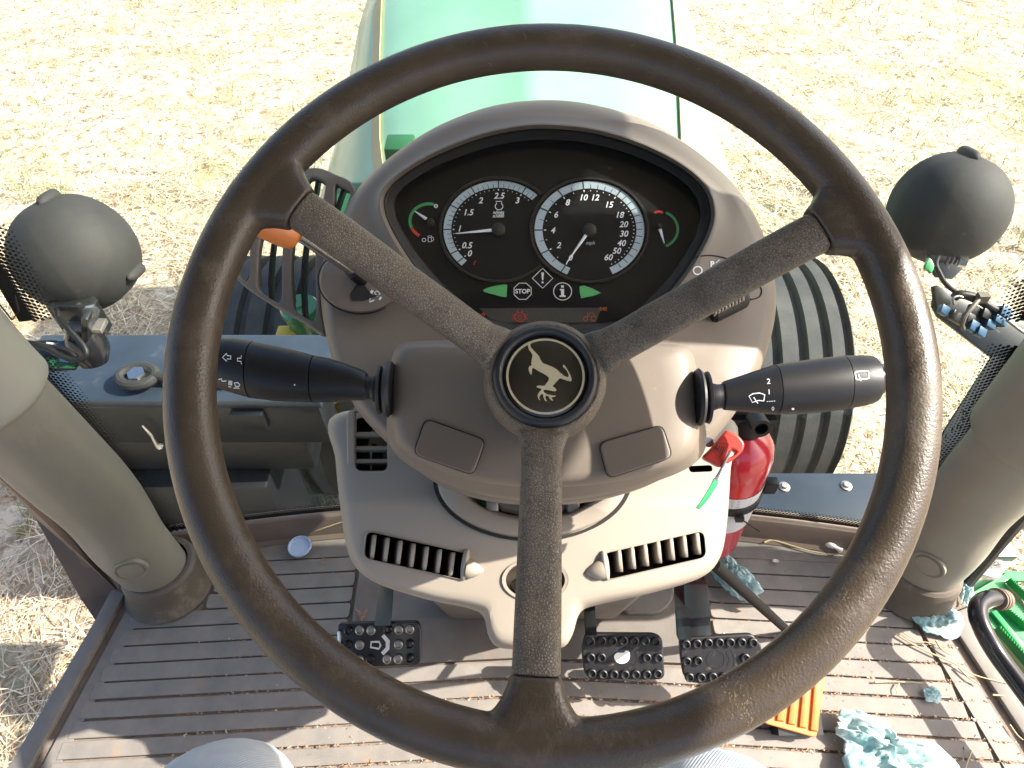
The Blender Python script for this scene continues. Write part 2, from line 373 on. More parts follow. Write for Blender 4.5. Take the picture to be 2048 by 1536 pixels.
def denim():
    m = mat('denim', (.30, .36, .44), .85, sheen=.2); t = m.node_tree; L = t.links.new; b = t.nodes["Principled BSDF"]
    tc = nn(t, "ShaderNodeTexCoord"); mp = nn(t, "ShaderNodeMapping"); mp.inputs["Rotation"].default_value = (0, .2, R_(38)); L(tc.outputs["Object"], mp.inputs[0])
    wv = nn(t, "ShaderNodeTexWave"); wv.inputs["Scale"].default_value = 150; wv.inputs["Distortion"].default_value = .5; L(mp.outputs[0], wv.inputs["Vector"])
    nz = nn(t, "ShaderNodeTexNoise"); nz.inputs["Scale"].default_value = 9; nz.inputs["Detail"].default_value = 6; L(tc.outputs["Object"], nz.inputs["Vector"])
    mr = nn(t, "ShaderNodeMapRange"); mr.inputs[1].default_value = .4; mr.inputs[2].default_value = .62; L(nz.outputs["Fac"], mr.inputs[0])
    c1 = nn(t, "ShaderNodeMix", data_type='RGBA'); c1.inputs["A"].default_value = (.24, .33, .46, 1); c1.inputs["B"].default_value = (.62, .64, .64, 1); L(mr.outputs[0], c1.inputs["Factor"])
    c2 = nn(t, "ShaderNodeMix", data_type='RGBA', blend_type='MULTIPLY'); c2.inputs["Factor"].default_value = .55; L(c1.outputs["Result"], c2.inputs["A"])
    rp = nn(t, "ShaderNodeMapRange"); rp.inputs[3].default_value = .62; rp.inputs[4].default_value = 1.1; L(wv.outputs["Fac"], rp.inputs[0])
    L(rp.outputs[0], c2.inputs["B"]); L(c2.outputs["Result"], b.inputs["Base Color"])
    bp = nn(t, "ShaderNodeBump"); bp.inputs["Strength"].default_value = .5; bp.inputs["Distance"].default_value = .0006; L(wv.outputs["Fac"], bp.inputs["Height"]); L(bp.outputs[0], b.inputs["Normal"])
denim()
def field_mat():
    m = mat('field', (.42, .34, .22), .95); t = m.node_tree; L = t.links.new; b = t.nodes["Principled BSDF"]
    tc = nn(t, "ShaderNodeTexCoord")
    def N(sc, det=8, ro=.65, st=None):
        mp = nn(t, "ShaderNodeMapping"); L(tc.outputs["Object"], mp.inputs[0])
        if st: mp.inputs["Scale"].default_value = st
        n = nn(t, "ShaderNodeTexNoise"); n.inputs["Scale"].default_value = sc; n.inputs["Detail"].default_value = det; n.inputs["Roughness"].default_value = ro
        L(mp.outputs[0], n.inputs["Vector"]); return n.outputs["Fac"]
    def rmp(x, a, c, lo=0, hi=1):
        r = nn(t, "ShaderNodeMapRange"); r.inputs[1].default_value = a; r.inputs[2].default_value = c; r.inputs[3].default_value = lo; r.inputs[4].default_value = hi; L(x, r.inputs[0]); return r.outputs[0]
    def mix(f, A, B):
        x = nn(t, "ShaderNodeMix", data_type='RGBA'); L(f, x.inputs["Factor"])
        for k, c in (("A", A), ("B", B)):
            if isinstance(c, tuple): x.inputs[k].default_value = (*c, 1)
            else: L(c, x.inputs[k])
        return x.outputs["Result"]
    a = mix(rmp(N(14), .36, .56), (.26, .20, .14), (.56, .50, .40))
    a = mix(rmp(N(2.6, 6), .48, .62, 0, .85), a, (.36, .26, .16))
    a = mix(rmp(N(.9, 5), .50, .66, 0, .6), a, (.20, .25, .09))
    a = mix(rmp(N(9, 7), .56, .66, 0, .85), a, (.20, .13, .07))
    a = mix(rmp(N(30, 5), .57, .65, 0, .85), a, (.14, .08, .045))
    L(a, b.inputs["Base Color"])
    bp = nn(t, "ShaderNodeBump"); bp.inputs["Strength"].default_value = .8; bp.inputs["Distance"].default_value = .02; L(N(40), bp.inputs["Height"]); L(bp.outputs[0], b.inputs["Normal"])
field_mat()
def blade_mat(name, cols):
    m = mat(name, cols[0], .75); t = m.node_tree; L = t.links.new; b = t.nodes["Principled BSDF"]
    at_ = nn(t, "ShaderNodeAttribute", attribute_name="tone"); cr = nn(t, "ShaderNodeValToRGB")
    e = cr.color_ramp.elements; e[0].color = (*cols[0], 1); e[1].color = (*cols[-1], 1)
    for i, c in enumerate(cols[1:-1]): q = e.new((i + 1) / (len(cols) - 1)); q.color = (*c, 1)
    L(at_.outputs["Fac"], cr.inputs[0]); L(cr.outputs[0], b.inputs["Base Color"])
blade_mat('blades', [(.10, .16, .045), (.26, .28, .10), (.30, .20, .12), (.52, .42, .27), (.66, .57, .41), (.74, .68, .54)])

# ================================================================== SETTING: the field
def build_field():
    n = 60; xs = np.concatenate([np.linspace(-150, -9, 9), np.linspace(-7.5, 7.5, 61), np.linspace(9, 150, 9)])
    ysv = np.concatenate([np.linspace(-150, -4, 8), np.linspace(-2.5, 10, 51), np.linspace(12, 200, 10)])
    vs = []
    for y in ysv:
        for x in xs:
            near = max(0, 1 - max(abs(x) / 9, abs(y - 4) / 8))
            vs.append((x, y, (mnoise.noise((x * 1.3, y * 1.3, 0)) * .035 + mnoise.noise((x * 4, y * 4, 3)) * .015) * min(1, near * 4)))
    w = len(xs); fs = [(j * w + i, j * w + i + 1, (j + 1) * w + i + 1, (j + 1) * w + i) for j in range(len(ysv) - 1) for i in range(w - 1)]
    mb = MB(); mb.add(vs, fs)
    o = link('field', mesh_of(mb, smooth=80), 'field'); setp(o, 'dry mown field of pale straw and short grass around the tractor', 'field', kind='structure')
build_field()

def build_blades():
    N = 150000
    # fallen straw and short grass, denser where the camera is close to the ground
    k1 = int(N * .55)
    X = np.concatenate([rng.uniform(-6.5, 6.5, k1), rng.uniform(-3.2, 3.2, N - k1)])
    Y = np.concatenate([rng.uniform(.2, 8.2, k1), rng.uniform(-.6, 4.0, N - k1)])
    gn = np.array([mnoise.noise((x * .8, y * .8, 5)) for x, y in zip(X, Y)])
    cl = np.array([mnoise.noise((x * 5, y * 5, 9)) for x, y in zip(X, Y)])
    keep = cl > -.12; X, Y, gn, cl = X[keep], Y[keep], gn[keep], cl[keep]; N = len(X)
    green = (gn > .08) & (rng.random(N) < .55)
    tone = np.where(green, rng.uniform(0, .28, N), rng.uniform(.38, 1, N))
    tone = np.where((rng.random(N) < .12) & ~green, .4, tone)
    ln = np.where(green, rng.uniform(.04, .11, N), rng.uniform(.05, .20, N)); wd = rng.uniform(.0013, .0032, N)
    az = rng.uniform(0, 2 * np.pi, N); el = np.where(green, rng.uniform(.5, 1.3, N), np.abs(rng.normal(0, .28, N)) + .02)
    bend = rng.uniform(-.7, .7, N); z0 = rng.uniform(0, .03, N)
    V_ = np.zeros((N, 6, 3)); px_, py_ = X.copy(), Y.copy(); pz = z0.copy(); a = az.copy()
    for s in range(3):
        nx, ny = -np.sin(a) * wd * (1 - .35 * s), np.cos(a) * wd * (1 - .35 * s)
        V_[:, 2 * s, 0] = px_ + nx; V_[:, 2 * s, 1] = py_ + ny; V_[:, 2 * s, 2] = pz
        V_[:, 2 * s + 1, 0] = px_ - nx; V_[:, 2 * s + 1, 1] = py_ - ny; V_[:, 2 * s + 1, 2] = pz
        e = el * (1 - .35 * s); px_ = px_ + np.cos(a) * np.cos(e) * ln / 2; py_ = py_ + np.sin(a) * np.cos(e) * ln / 2; pz = pz + np.sin(e) * ln / 2; a = a + bend
    me = bpy.data.meshes.new('dry_grass'); me.vertices.add(N * 6); me.vertices.foreach_set('co', V_.reshape(-1))
    q = np.array([[0, 1, 3, 2], [2, 3, 5, 4]]); idx = (q[None] + (np.arange(N) * 6)[:, None, None]).reshape(-1)
    me.loops.add(len(idx)); me.loops.foreach_set('vertex_index', idx.astype(np.int32))
    me.polygons.add(N * 2); me.polygons.foreach_set('loop_start', np.arange(0, N * 8, 4, dtype=np.int32)); me.polygons.foreach_set('loop_total', np.full(N * 2, 4, dtype=np.int32))
    me.update(calc_edges=True); at_ = me.attributes.new('tone', 'FLOAT', 'POINT'); at_.data.foreach_set('value', np.repeat(tone, 6).astype(np.float32))
    me.materials.append(M['blades']); o = bpy.data.objects.new('dry_grass', me); COL.objects.link(o)
    setp(o, 'loose straw blades and tufts of green grass lying over the field', 'grass', kind='stuff')
build_blades()

# ================================================================== tractor outside the glass
XC = .03
def hood():
    t = thing('tractor_hood', 'long green tractor hood with a raised centre ridge and tan side stripes', 'hood', (XC, 1.3, FZ - .9))
    secs = [(1.32, .32, .475, .11), (1.46, .345, .485, .13), (1.76, .378, .475, .165), (2.07, .405, .462, .20), (2.3, .395, .405, .22), (2.7, .37, .37, .16), (2.95, .33, .32, .05)]
    def prof(cw, ow, z):
        z = z
        pts = [(-ow - .05, -.75), (-ow - .05, -.32), (-ow - .035, -.17), (-cw - .075, -.07), (-cw - .035, -.034), (-cw - .012, -.012), (-cw + .016, .002), (-cw * .85, .020), (-cw * .5, .045), (-.05, .058), (-.022, .066), (-.008, .068)]
        return pts + [(-x, q) for x, q in pts[::-1]]
    rings = []
    for y, cw, ow, z in secs:
        zz = FZ + 1.0 - .867 + (y - 1.456) * .10 - (.25 if y > 2.9 else (.05 if y > 2.6 else 0))
        rings.append([(XC + .012 + x, y, zz + q) for x, q in prof(cw, ow, z)])
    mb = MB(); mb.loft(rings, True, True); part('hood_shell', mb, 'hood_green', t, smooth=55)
    for s in (-1, 1):
        st = MB(); rr = []
        for (y, cw, ow, z) in secs[:-1]:
            zz = FZ + 1.0 - .867 + (y - 1.456) * .10 - (.05 if y > 2.6 else 0)
            c = Vector((XC + .012 + s * (cw + .012), y, zz - .014)); rr.append([c + Vector((s * a, 0, b)) for a, b in ((-.012, .018), (.010, -.004), (.008, -.010), (-.014, .010))])
        st.loft(rr); part('hood_stripe', st, 'stripe_tan', t)
    mb = MB(); mb.box((XC, 1.26, FZ - .02), (RT, Vector((0, 1, 0)), Vector((0, 0, 1))), (.42, .07, .135)); part('cowl', mb, 'jd_green_dark', t, bevel=.02)
    mb = MB(); mb.box((XC, 1.9, FZ - .95), (RT, Vector((0, 1, 0)), Vector((0, 0, 1))), (.26, .9, .20)); part('engine_block', mb, 'dark_box', t, bevel=.03)
    p = hy(770, 296, 1.30); mb = MB(); mb.box((p.x + .03, 1.31, p.z - .02), (RT, Vector((0, 1, 0)), Vector((0, 0, 1))), (.03, .03, .03)); part('hood_latch', mb, 'jd_green_dark', t, bevel=.006)
hood()
axle = thing('front_axle', 'front axle of the tractor with two wide dusty tyres and yellow rims', 'axle', (XC, 1.82, .3))
def wheel_out(cx0, cx1, label):
    cx = (cx0 + cx1) / 2; hw = abs(cx1 - cx0) / 2; Yc, Zc, R = 1.82, .47, .47
    s = 1 if cx > 0 else -1
    t = bpy.data.objects.new('front_wheel', None); COL.objects.link(t); t.parent = axle; t.location = Vector((cx, Yc, 0)) - axle.location; setp(t, label)
    pr = [(.21, -hw * .62), (.24, -hw * .70), (.33, -hw * .97), (.40, -hw), (.445, -hw * .93)]
    for a, b in ((-.9, -.72), (-.56, -.34), (-.18, .06), (.22, .42), (.58, .76)):
        pr += [(R - .002, hw * a), (R, hw * b), (R - .03, hw * (b + .03)), (R - .03, hw * (b + .13))]
    pr += [(R - .002, hw * .9), (.445, hw * .97), (.40, hw), (.33, hw * .97), (.24, hw * .70), (.21, hw * .62)]
    pr = [(r, h * s) for r, h in pr]
    mb = MB(); mb.lathe(pr, (cx, Yc, Zc), (1, 0, 0), 72, caps=False); part('tyre', mb, 'tyre', t, smooth=35)
    mb = MB(); mb.lathe([(.235, -hw * .66), (.22, -hw * .62), (.21, -hw * .3), (.20, 0), (.21, hw * .3), (.22, hw * .62), (.235, hw * .66)], (cx, Yc, Zc), (1, 0, 0), 48, caps=False)
    mb.lathe([(.001, .03 * s), (.06, .03 * s), (.07, 0), (.20, -.02 * s), (.205, .0)], (cx, Yc, Zc), (1, 0, 0), 48, caps=False); rim = part('rim', mb, 'jd_yellow', t, smooth=35)
    b = MB()
    for k in range(8):
        a = k * math.pi / 4
        b.tube([(cx + s * .005, Yc + .11 * math.cos(a), Zc + .11 * math.sin(a)), (cx + s * .03, Yc + .11 * math.cos(a), Zc + .11 * math.sin(a))], .012, 6)
    b.lathe([(.0, -.16 * s), (.07, -.16 * s), (.085, -.05 * s), (.085, .02 * s), (0, .03 * s)], (cx, Yc, Zc), (1, 0, 0), 24); part('hub', b, 'jd_green', t)
wheel_out(.72, 1.16, 'right front wheel with wide ribbed grey tyre seen past the red extinguisher')
wheel_out(-1.12, -.64, 'left front wheel with tan dusty tyre seen behind the dark battery box')
ax = MB(); ax.box((XC, 1.82, .47), (RT, Vector((0, 1, 0)), Vector((0, 0, 1))), (.66, .07, .08))
part('axle_beam', ax, 'jd_green_dark', axle, bevel=.02)
def ram():
    p = hy(607, 640, 1.45); t = thing('steering_cylinder', 'green steering cylinder with round top cap beside the left front wheel', 'cylinder', (p.x, p.y, p.z - .35))
    mb = MB(); mb.lathe([(0, -.35), (.045, -.35), (.045, .0), (.048, .01), (.048, .03)], p, (0, 0, 1), 28); part('barrel', mb, 'jd_green', t)
    mb = MB(); mb.lathe([(.053, .03), (.055, .035), (.055, .05), (.05, .056), (.012, .056), (.01, .062), (0, .062)], p, (0, 0, 1), 28); part('top_cap', mb, 'jd_green', t)
    mb = MB(); mb.box(p + Vector((-.045, -.03, -.06)), (RT, Vector((0, 1, 0)), Vector((0, 0, 1))), (.03, .02, .05)); part('side_plate', mb, 'jd_yellow', t, bevel=.006)
ram()

# left battery box below the windscreen (blue-black deck with a lifting eye)
YA, ZA = Vector((0, 1, 0)), Vector((0, 0, 1))
def battery_box():
    t = thing('battery_box', 'blue black battery box with flat deck outside the left of the windscreen', 'battery box', (-.5, .9, FZ - .75))
    zt = -.05; q = [hz(120, 712, zt), hz(612, 668, zt), hz(640, 803, zt), hz(60, 812, zt)]
    xl, xr = -.98, q[2].x; yf, yn = q[1].y, q[2].y
    mb = MB(); mb.box(((xl + xr) / 2, (yf + yn) / 2, FZ + zt - .012), (RT, YA, ZA), ((xr - xl) / 2, (yf - yn) / 2, .012)); part('deck', mb, 'deck_blue', t, bevel=.005)
    mb = MB(); mb.box(((xl + xr) / 2 - .004, yn + .045, FZ + zt - .085), (RT, YA, ZA), ((xr - xl) / 2 - .004, .04, .06)); part('upper_shelf', mb, 'dark_box', t, bevel=.004)
    x2 = hy(620, 890, yn + .03).x
    mb = MB(); mb.box(((xl + x2) / 2, yn + .09, FZ + zt - .21), (RT, YA, ZA), ((x2 - xl) / 2, .07, .065)); part('battery_case', mb, 'dark_box', t, bevel=.012)
    x3 = hy(548, 960, yn + .02).x
    mb = MB(); mb.box(((xl + x3) / 2, yn + .06, FZ + zt - .44), (RT, YA, ZA), ((x3 - xl) / 2, .08, .16)); part('lower_panel', mb, 'dark_box', t, bevel=.006)
    x4 = hy(536, 845, yn).x
    mb = MB(); mb.box(((-.55 + x4) / 2, yn - .004, FZ + zt - .055), (RT, YA, ZA), ((x4 + .55) / 2, .008, .026)); part('nameplate', mb, 'dark_box', t, bevel=.003)
    c = hz(275, 752, zt + .02)
    mb = MB(); mb.tube([c + Vector((math.cos(a) * .034, math.sin(a) * .024, 0)) for a in np.linspace(0, 2 * math.pi, 25)[:-1]] + [c + Vector((.034, 0, 0)), c + Vector((.18, -.01, -.004))], .010, 10); part('lifting_eye', mb, 'lamp_shell', t)
    mb = MB(); mb.lathe([(0, .03), (.017, .03), (.02, .022), (.02, 0)], c + Vector((0, 0, -.02)), ZA, 6); part('bolt', mb, 'steel', t, smooth=0)
    p = hy(310, 880, yn - .01)
    mb = MB(); mb.tube([p + Vector((-.006, 0, .05)), p + Vector((.002, -.003, .02)), p + Vector((0, -.003, -.012)), p + Vector((.002, 0, -.02))], [.002, .003, .004, .009], 8); part('hanging_wire', mb, 'steel', t)
battery_box()
def right_deck():
    zt = -.02; a, b = hz(1490, 946, zt), hz(1760, 1080, zt)
    t = thing('side_deck', 'blue grey steel deck plate with bolts outside the right of the windscreen', 'deck plate', (.55, .6, FZ - .1))
    x0, x1, y0, y1 = .24, .80, .50, hz(1620, 945, zt).y
    mb = MB(); mb.box(((x0 + x1) / 2, (y0 + y1) / 2, FZ + zt - .01), (RT, YA, ZA), ((x1 - x0) / 2, (y1 - y0) / 2, .01)); part('deck', mb, 'deck_blue', t, bevel=.004)
    for px, py in ((1568, 974), (1692, 972), (1601, 1041)):
        c = hz(px, py, zt); mb = MB(); mb.lathe([(.0095, 0), (.0095, .002), (.006, .003), (.005, .006), (0, .006)], c, ZA, 16); part('bolt', mb, 'steel_dull', t)
right_deck()

# windscreen: bowed glass with a dotted ceramic border
def gy(x, z): return .553 - .17 * (x - .02) ** 2 + .10 * z - .02 * z * z + .003
def hitg(px, py):
    d = ray(px, py); t = .7
    for _ in range(30):
        p = CAM + d * t; t -= (p.y - gy(p.x, p.z - FZ)) / d.y
    return CAM + d * t
def windscreen():
    t = thing('windscreen', 'large bowed windscreen with a black dotted border in front of the dash', 'windscreen', (0, .55, FZ + .04))
    xs = np.linspace(-.60, .66, 30); zs = np.linspace(.045, 1.5, 34)
    for off, nm in ((0, 'glass_pane'),):
        vs = [(x, gy(x, z), FZ + z) for z in zs for x in xs]; w = len(xs)
        mb = MB(); mb.add(vs, [(j * w + i, j * w + i + 1, (j + 1) * w + i + 1, (j + 1) * w + i) for j in range(len(zs) - 1) for i in range(w - 1)])
        part(nm, mb, 'windscreen', t, smooth=80)
    # solid border + dots, on the inner face
    fb = MB(); dots = MB()
    def strip(ax, az, bx, bz, nx, nz, wid, rows, n=30, seedd=0):      # from a to b, band grows along n
        rr = []
        for i in range(n + 1):
            f = i / n; x, z = ax + (bx - ax) * f, az + (bz - az) * f
            rr.append([(x, gy(x, z) - .002, FZ + z), (x + nx * wid, gy(x + nx * wid, z + nz * wid) - .002, FZ + z + nz * wid)])
        fb.loft(rr, False, False, closed=False)
        L = math.hypot(bx - ax, bz - az); pit = .0050; m = int(L / pit)
        for r in range(rows):
            rad = .0027 * (1 - r / rows) ** .8 + .0004
            for i in range(m):
                f = (i + .5 * (r % 2)) / m; o = wid + .0012 + r * pit * .82; x = ax + (bx - ax) * f + nx * o; z = az + (bz - az) * f + nz * o
                dots.add([(x + rad * math.cos(q * 1.0472), gy(x, z) - .002, FZ + z + rad * math.sin(q * 1.0472)) for q in range(6)], [tuple(range(6))])
    strip(-.60, .047, .66, .047, 0, 1, .006, 4, 40)
    def edge(px, sgn):
        g = [hitg(x, y) for x, y in px]; g = [(p.x, p.z - FZ) for p in g]
        for (ax, az), (bx, bz) in zip(g[:-1], g[1:]):
            if az > bz: ax, az, bx, bz = bx, bz, ax, az
            strip(ax + sgn * -.006, az, bx + sgn * -.006, bz, sgn, 0, .014, 7, 12)
    edge([(330, 1062), (205, 905), (38, 712)], 1); edge([(52, 640), (-6, 540), (-60, 450)], 1)
    edge([(1855, 985), (1925, 905), (1951, 872), (1990, 790), (2042, 690)], -1); edge([(2052, 640), (2090, 560)], -1)
    part('black_border', fb, 'glass_dirt_frit', t, smooth=0)
    o = part('border_dots', dots, 'glass_dirt_frit', t, smooth=0); setp(o, kind='stuff')
windscreen()

# ================================================================== cab floor
SL = .053
def gYk(k, x): return .504 - .0243 * k - SL * abs(x - .024)
def floor():
    root = thing('floor', 'rubber cab floor mat with raised cross ribs and gritty grooves', None, (0, 0, FZ)); setp(root, kind='structure')
    # body of the floor: outline follows the cab sides
    zl = 0
    Lo = [hz(227, 1182), hz(193, 1245), hz(25, 1531)]
    Ro = [hz(1935, 1205), hz(1990, 1290), hz(2065, 1405)]
    ol = [(-.57, .48), (-.5, .535), (-.2, .566), (.1, .572), (.35, .55), (.56, .50), (.63, .46), (Ro[0].x + .005, Ro[0].y), (Ro[1].x, Ro[1].y), (Ro[2].x, Ro[2].y), (.73, .05), (.74, -.6), (-.74, -.6), (-.72, .0), (Lo[2].x, Lo[2].y), (Lo[1].x, Lo[1].y), (Lo[0].x, Lo[0].y)]
    mb = plate([ol], (0, 0, FZ - .003), RT, YA, ZA, .05); part('mat_base', mb, 'mat_groove', root)
    # left raised border strip
    mb = MB(); a = [hz(227, 1182), hz(193, 1245), hz(25, 1531), hz(-120, 1790)]; b = [hz(255, 1190), hz(222, 1250), hz(68, 1531), hz(-70, 1790)]
    rr = [[p + ZA * -.03, p + ZA * .007, q + ZA * .009, q + ZA * -.002] for p, q in zip(a, b)]; mb.loft(rr); part('border_strip', mb, 'mat_border', root, bevel=.002)
    mb = MB(); a = [hz(1888, 1235), hz(1912, 1268), hz(2056, 1490), hz(2160, 1660)]; b = [hz(1952, 1208), hz(1990, 1290), hz(2067, 1405), hz(2280, 1720)]
    rr = [[p + ZA * -.002, p + ZA * .006, q + ZA * .006, q + ZA * -.03] for p, q in zip(a, b)]; mb.loft(rr); part('border_strip', mb, 'mat_border', root, bevel=.002)
    # smooth margins beside the ribs
    def margin(pts, h=.001):
        mb = plate([[(p.x, p.y) for p in pts]], (0, 0, FZ + h), RT, YA, ZA, .003); part('mat_margin', mb, 'mat_border', root)
    LE = lambda y: hz(262, 1190).x + (y - hz(262, 1190).y) * (hz(262, 1190).x - hz(75, 1531).x) / (hz(262, 1190).y - hz(75, 1531).y)
    def RE(y):
        p, q = hz(1852, 1262), hz(2020, 1536); return p.x + (y - p.y) * (q.x - p.x) / (q.y - p.y)
    # front smooth band (in front of the first rib) and margins
    def strip_poly(x0, x1, kf, kb, n=8):
        xs = np.linspace(x0, x1, n); return [(x, gYk(kf, x)) for x in xs] + [(x, gYk(kb, x)) for x in xs[::-1]]
    mb = plate([[(-.54, .49), (-.3, .535), (-.05, .55), (-.05, gYk(-.05, -.05)), (-.54, gYk(-.05, -.54))]], (0, 0, FZ + .002), RT, YA, ZA, .004); part('front_band', mb, 'mat_border', root)
    mb = plate([[(.60, .49), (.36, .54), (.22, .55), (.22, gYk(-.05, .22)), (.60, gYk(-.05, .60))]], (0, 0, FZ + .002), RT, YA, ZA, .004); part('front_band', mb, 'mat_border', root)
    ribs = []
    lx1 = hz(703, 1200).x; rx0 = hz(1416, 1200).x
    for k in range(0, 19):
        yl = gYk(k + .5, -.4); yr = gYk(k + .5, .5)
        le = max(LE(yl) + .018, -.72); re = min(RE(yr) - .012, .72)
        if k < 7: spans = [(le + (.10 if k < 3 else 0), lx1), (rx0, re)]
        else: spans = [(le, re)]
        for x0, x1 in spans:
            fr, bk = k + .02, k + (.93 if k < 7 else .87)
            n = 14 if x1 - x0 > .6 else 6
            xs = np.linspace(x0, x1, n); o2 = [(x, gYk(fr, x)) for x in xs] + [(x, gYk(bk, x)) for x in xs[::-1]]
            o2 = rounded(o2, .006, 3) if n == 6 else o2
            mb = plate([o2], (0, 0, FZ + .0022), RT, YA, ZA, .005, bevel=.0008); part('mat_rib', mb, 'mat_rubber', root, smooth=30)
    mb = plate([[(lx1 + .006, gYk(0, 0)), (rx0 - .008, gYk(0, 0)), (rx0 - .008, gYk(6.9, .2)), (.024, gYk(6.9, .024)), (lx1 + .006, gYk(6.9, -.2))]], (0, 0, FZ + .005), RT, YA, ZA, .008, bevel=.001); part('centre_plate', mb, 'plate_grey', root)
    o = [(1225, 1165), (1350, 1165), (1345, 1205), (1320, 1228), (1250, 1228), (1232, 1205)]
    q = [hz(x, y, .012) for x, y in o]; mb = plate([rounded([(p.x, p.y) for p in q], .012)], (0, 0, FZ + .014), RT, YA, ZA, .012, bevel=.003); part('raised_pad', mb, 'plate_grey', root)
    # side margins
    mb = plate([[(LE(.43) + .006, .43), (LE(.43) + .012 + .02, .43), (LE(0.0) + .025, .0), (LE(0) + .008, 0)]], (0, 0, FZ + .0015), RT, YA, ZA, .003); part('side_margin', mb, 'mat_border', root)
    mb = plate([[(RE(.38) - .01, .40), (RE(.38) + .022, .40), (RE(0.0) + .022, .0), (RE(0) - .01, 0)]], (0, 0, FZ + .0015), RT, YA, ZA, .003); part('side_margin', mb, 'mat_border', root)
    mb = plate([[(.33, .50), (.57, .475), (.60, gYk(0, .6) - .02), (.56, gYk(1, .5)), (.33, gYk(-.1, .33))]], (0, 0, FZ + .0012), RT, YA, ZA, .002); part('front_band', mb, 'mat_border', root)
    # sill under the windscreen
    mb = MB(); rr = []
    for x in np.linspace(-.56, .62, 26):
        y = gy(x, .05); rr.append([(x, y - .030, FZ - .004), (x, y - .026, FZ + .004), (x, y - .020, FZ + .008), (x, y - .013, FZ + .036), (x, y - .009, FZ + .042), (x, y + .012, FZ + .042), (x, y + .014, FZ - .06)])
    mb.loft(rr); part('windscreen_sill', mb, 'side_brown', root, smooth=25)
    return LE, RE
LE, RE = floor()
def grit():
    mb = MB(); mp = MB()
    for i in range(11000):
        pale = random.random() < .28
        x = random.uniform(-.45, .72); r = random.random()
        k = random.choice(range(4, 19)) if random.random() < .85 else random.choice(range(0, 19))
        if x < -.05 and random.random() < .55: continue
        if k < 7 and -.27 < x < .30: continue
        y = gYk(k + random.uniform(.86, 1.03) if random.random() < .86 else k + random.random(), x)
        if x > RE(y) + .03 or x < LE(y): continue
        s = random.uniform(.0006, .0017) * (1.3 if k > 9 else 1); z = FZ + (.0012 if True else 0)
        c = Vector((x, y, z + s * .5)); vs = [c + Vector((random.uniform(-1, 1) * s * 1.6, random.uniform(-1, 1) * s * 1.3, random.uniform(0, 1) * s)) for _ in range(4)]
        (mp if pale else mb).add(vs, [(0, 1, 2), (0, 2, 3), (0, 3, 1), (1, 3, 2)])
    single('grit', mb, 'debris', 'reddish brown grit packed in the grooves of the floor mat', 'grit', kind='stuff', org=(.3, .3, FZ), smooth=0)
    single('chaff_crumbs', mp, 'grit_pale', 'pale crumbs of chaff scattered over the floor mat', 'chaff', kind='stuff', org=(.3, .3, FZ), smooth=0)
grit()

# ================================================================== cab posts, side panels, roof
def post(s, label):
    x = .60 if s > 0 else -.515
    t = thing('cab_post', label, 'post', (x, .43, FZ))
    ys = [(0.0, .445), (.05, .450), (.12, .455), (.2, .470), (.32, .474), (.6, .485), (1.0, .50), (1.5, .52)]
    mb = MB(); lx = lambda z: x + (-.12 * min(z, .6) if s < 0 else .0)
    pts = path([(lx(z), y, FZ + z) for z, y in ys], 6); n = len(pts)
    rad = [(.044 + .011 * min(1, (p.z - FZ) / .25)) for p in pts]
    mb.tube(pts, rad, 32, flat=.92, upv=(0, 1, 0)); part('post_cover', mb, 'pillar', t, smooth=60)
    mb = MB(); mb.lathe([(.064, 0), (.060, .006), (.056, .02), (.0545, .040), (.052, .050), (.048, .054), (.042, .054)], (x, .446, FZ), (0, .12, 1), 40, caps=False); part('rubber_boot', mb, 'boot', t)
    # screw cap on the face of the post, turned to the driver
    px, py = (1857, 1130) if s > 0 else (262, 1140)
    d = ray(px, py).normalized(); bv = BVHTree.FromPolygons(*WORLD['post_cover']); h = bv.ray_cast(CAM, d)
    if h[0] is not None:
        nrm = h[1] if h[1].dot(d) < 0 else -h[1]
        mb = MB(); mb.lathe([(.0215, -.004), (.0215, .0015), (.0195, .0022), (.0175, .0006), (.0165, .0006), (.0155, .0032), (.008, .0042), (0, .0044)], h[0], nrm, 28); part('screw_cap', mb, 'pillar', t, smooth=50)
    # thicker trim sleeve higher up
    if s > 0: zz = [(.335, .474), (.42, .478), (.7, .49), (1.5, .52)]
    else: zz = [(.405, .476), (.5, .480), (.8, .493), (1.5, .52)]
    mb = MB(); pts = path([(lx(z) + s * .004, y, FZ + z) for z, y in zz], 6); rad = [.0655] + [.069] * (len(pts) - 1); rad[0] = .061
    mb.tube(pts, rad, 32, flat=.95, upv=(0, 1, 0)); part('trim_sleeve', mb, 'pillar_sleeve' if s < 0 else 'pillar', t, smooth=60)
    if s < 0:
        q = [at(-6, 600, .60), at(28, 652, .60)]
        mb = MB(); mb.tube([at(-40, 560, .585), at(0, 610, .585), at(24, 640, .585), at(38, 622, .585), at(30, 590, .585)], .0007, 6); part('trim_seam', mb, 'gap_black', t)
post(1, 'right front cab post in olive grey plastic behind the wiper stalk')
post(-1, 'left front cab post in olive grey plastic beside the battery box')

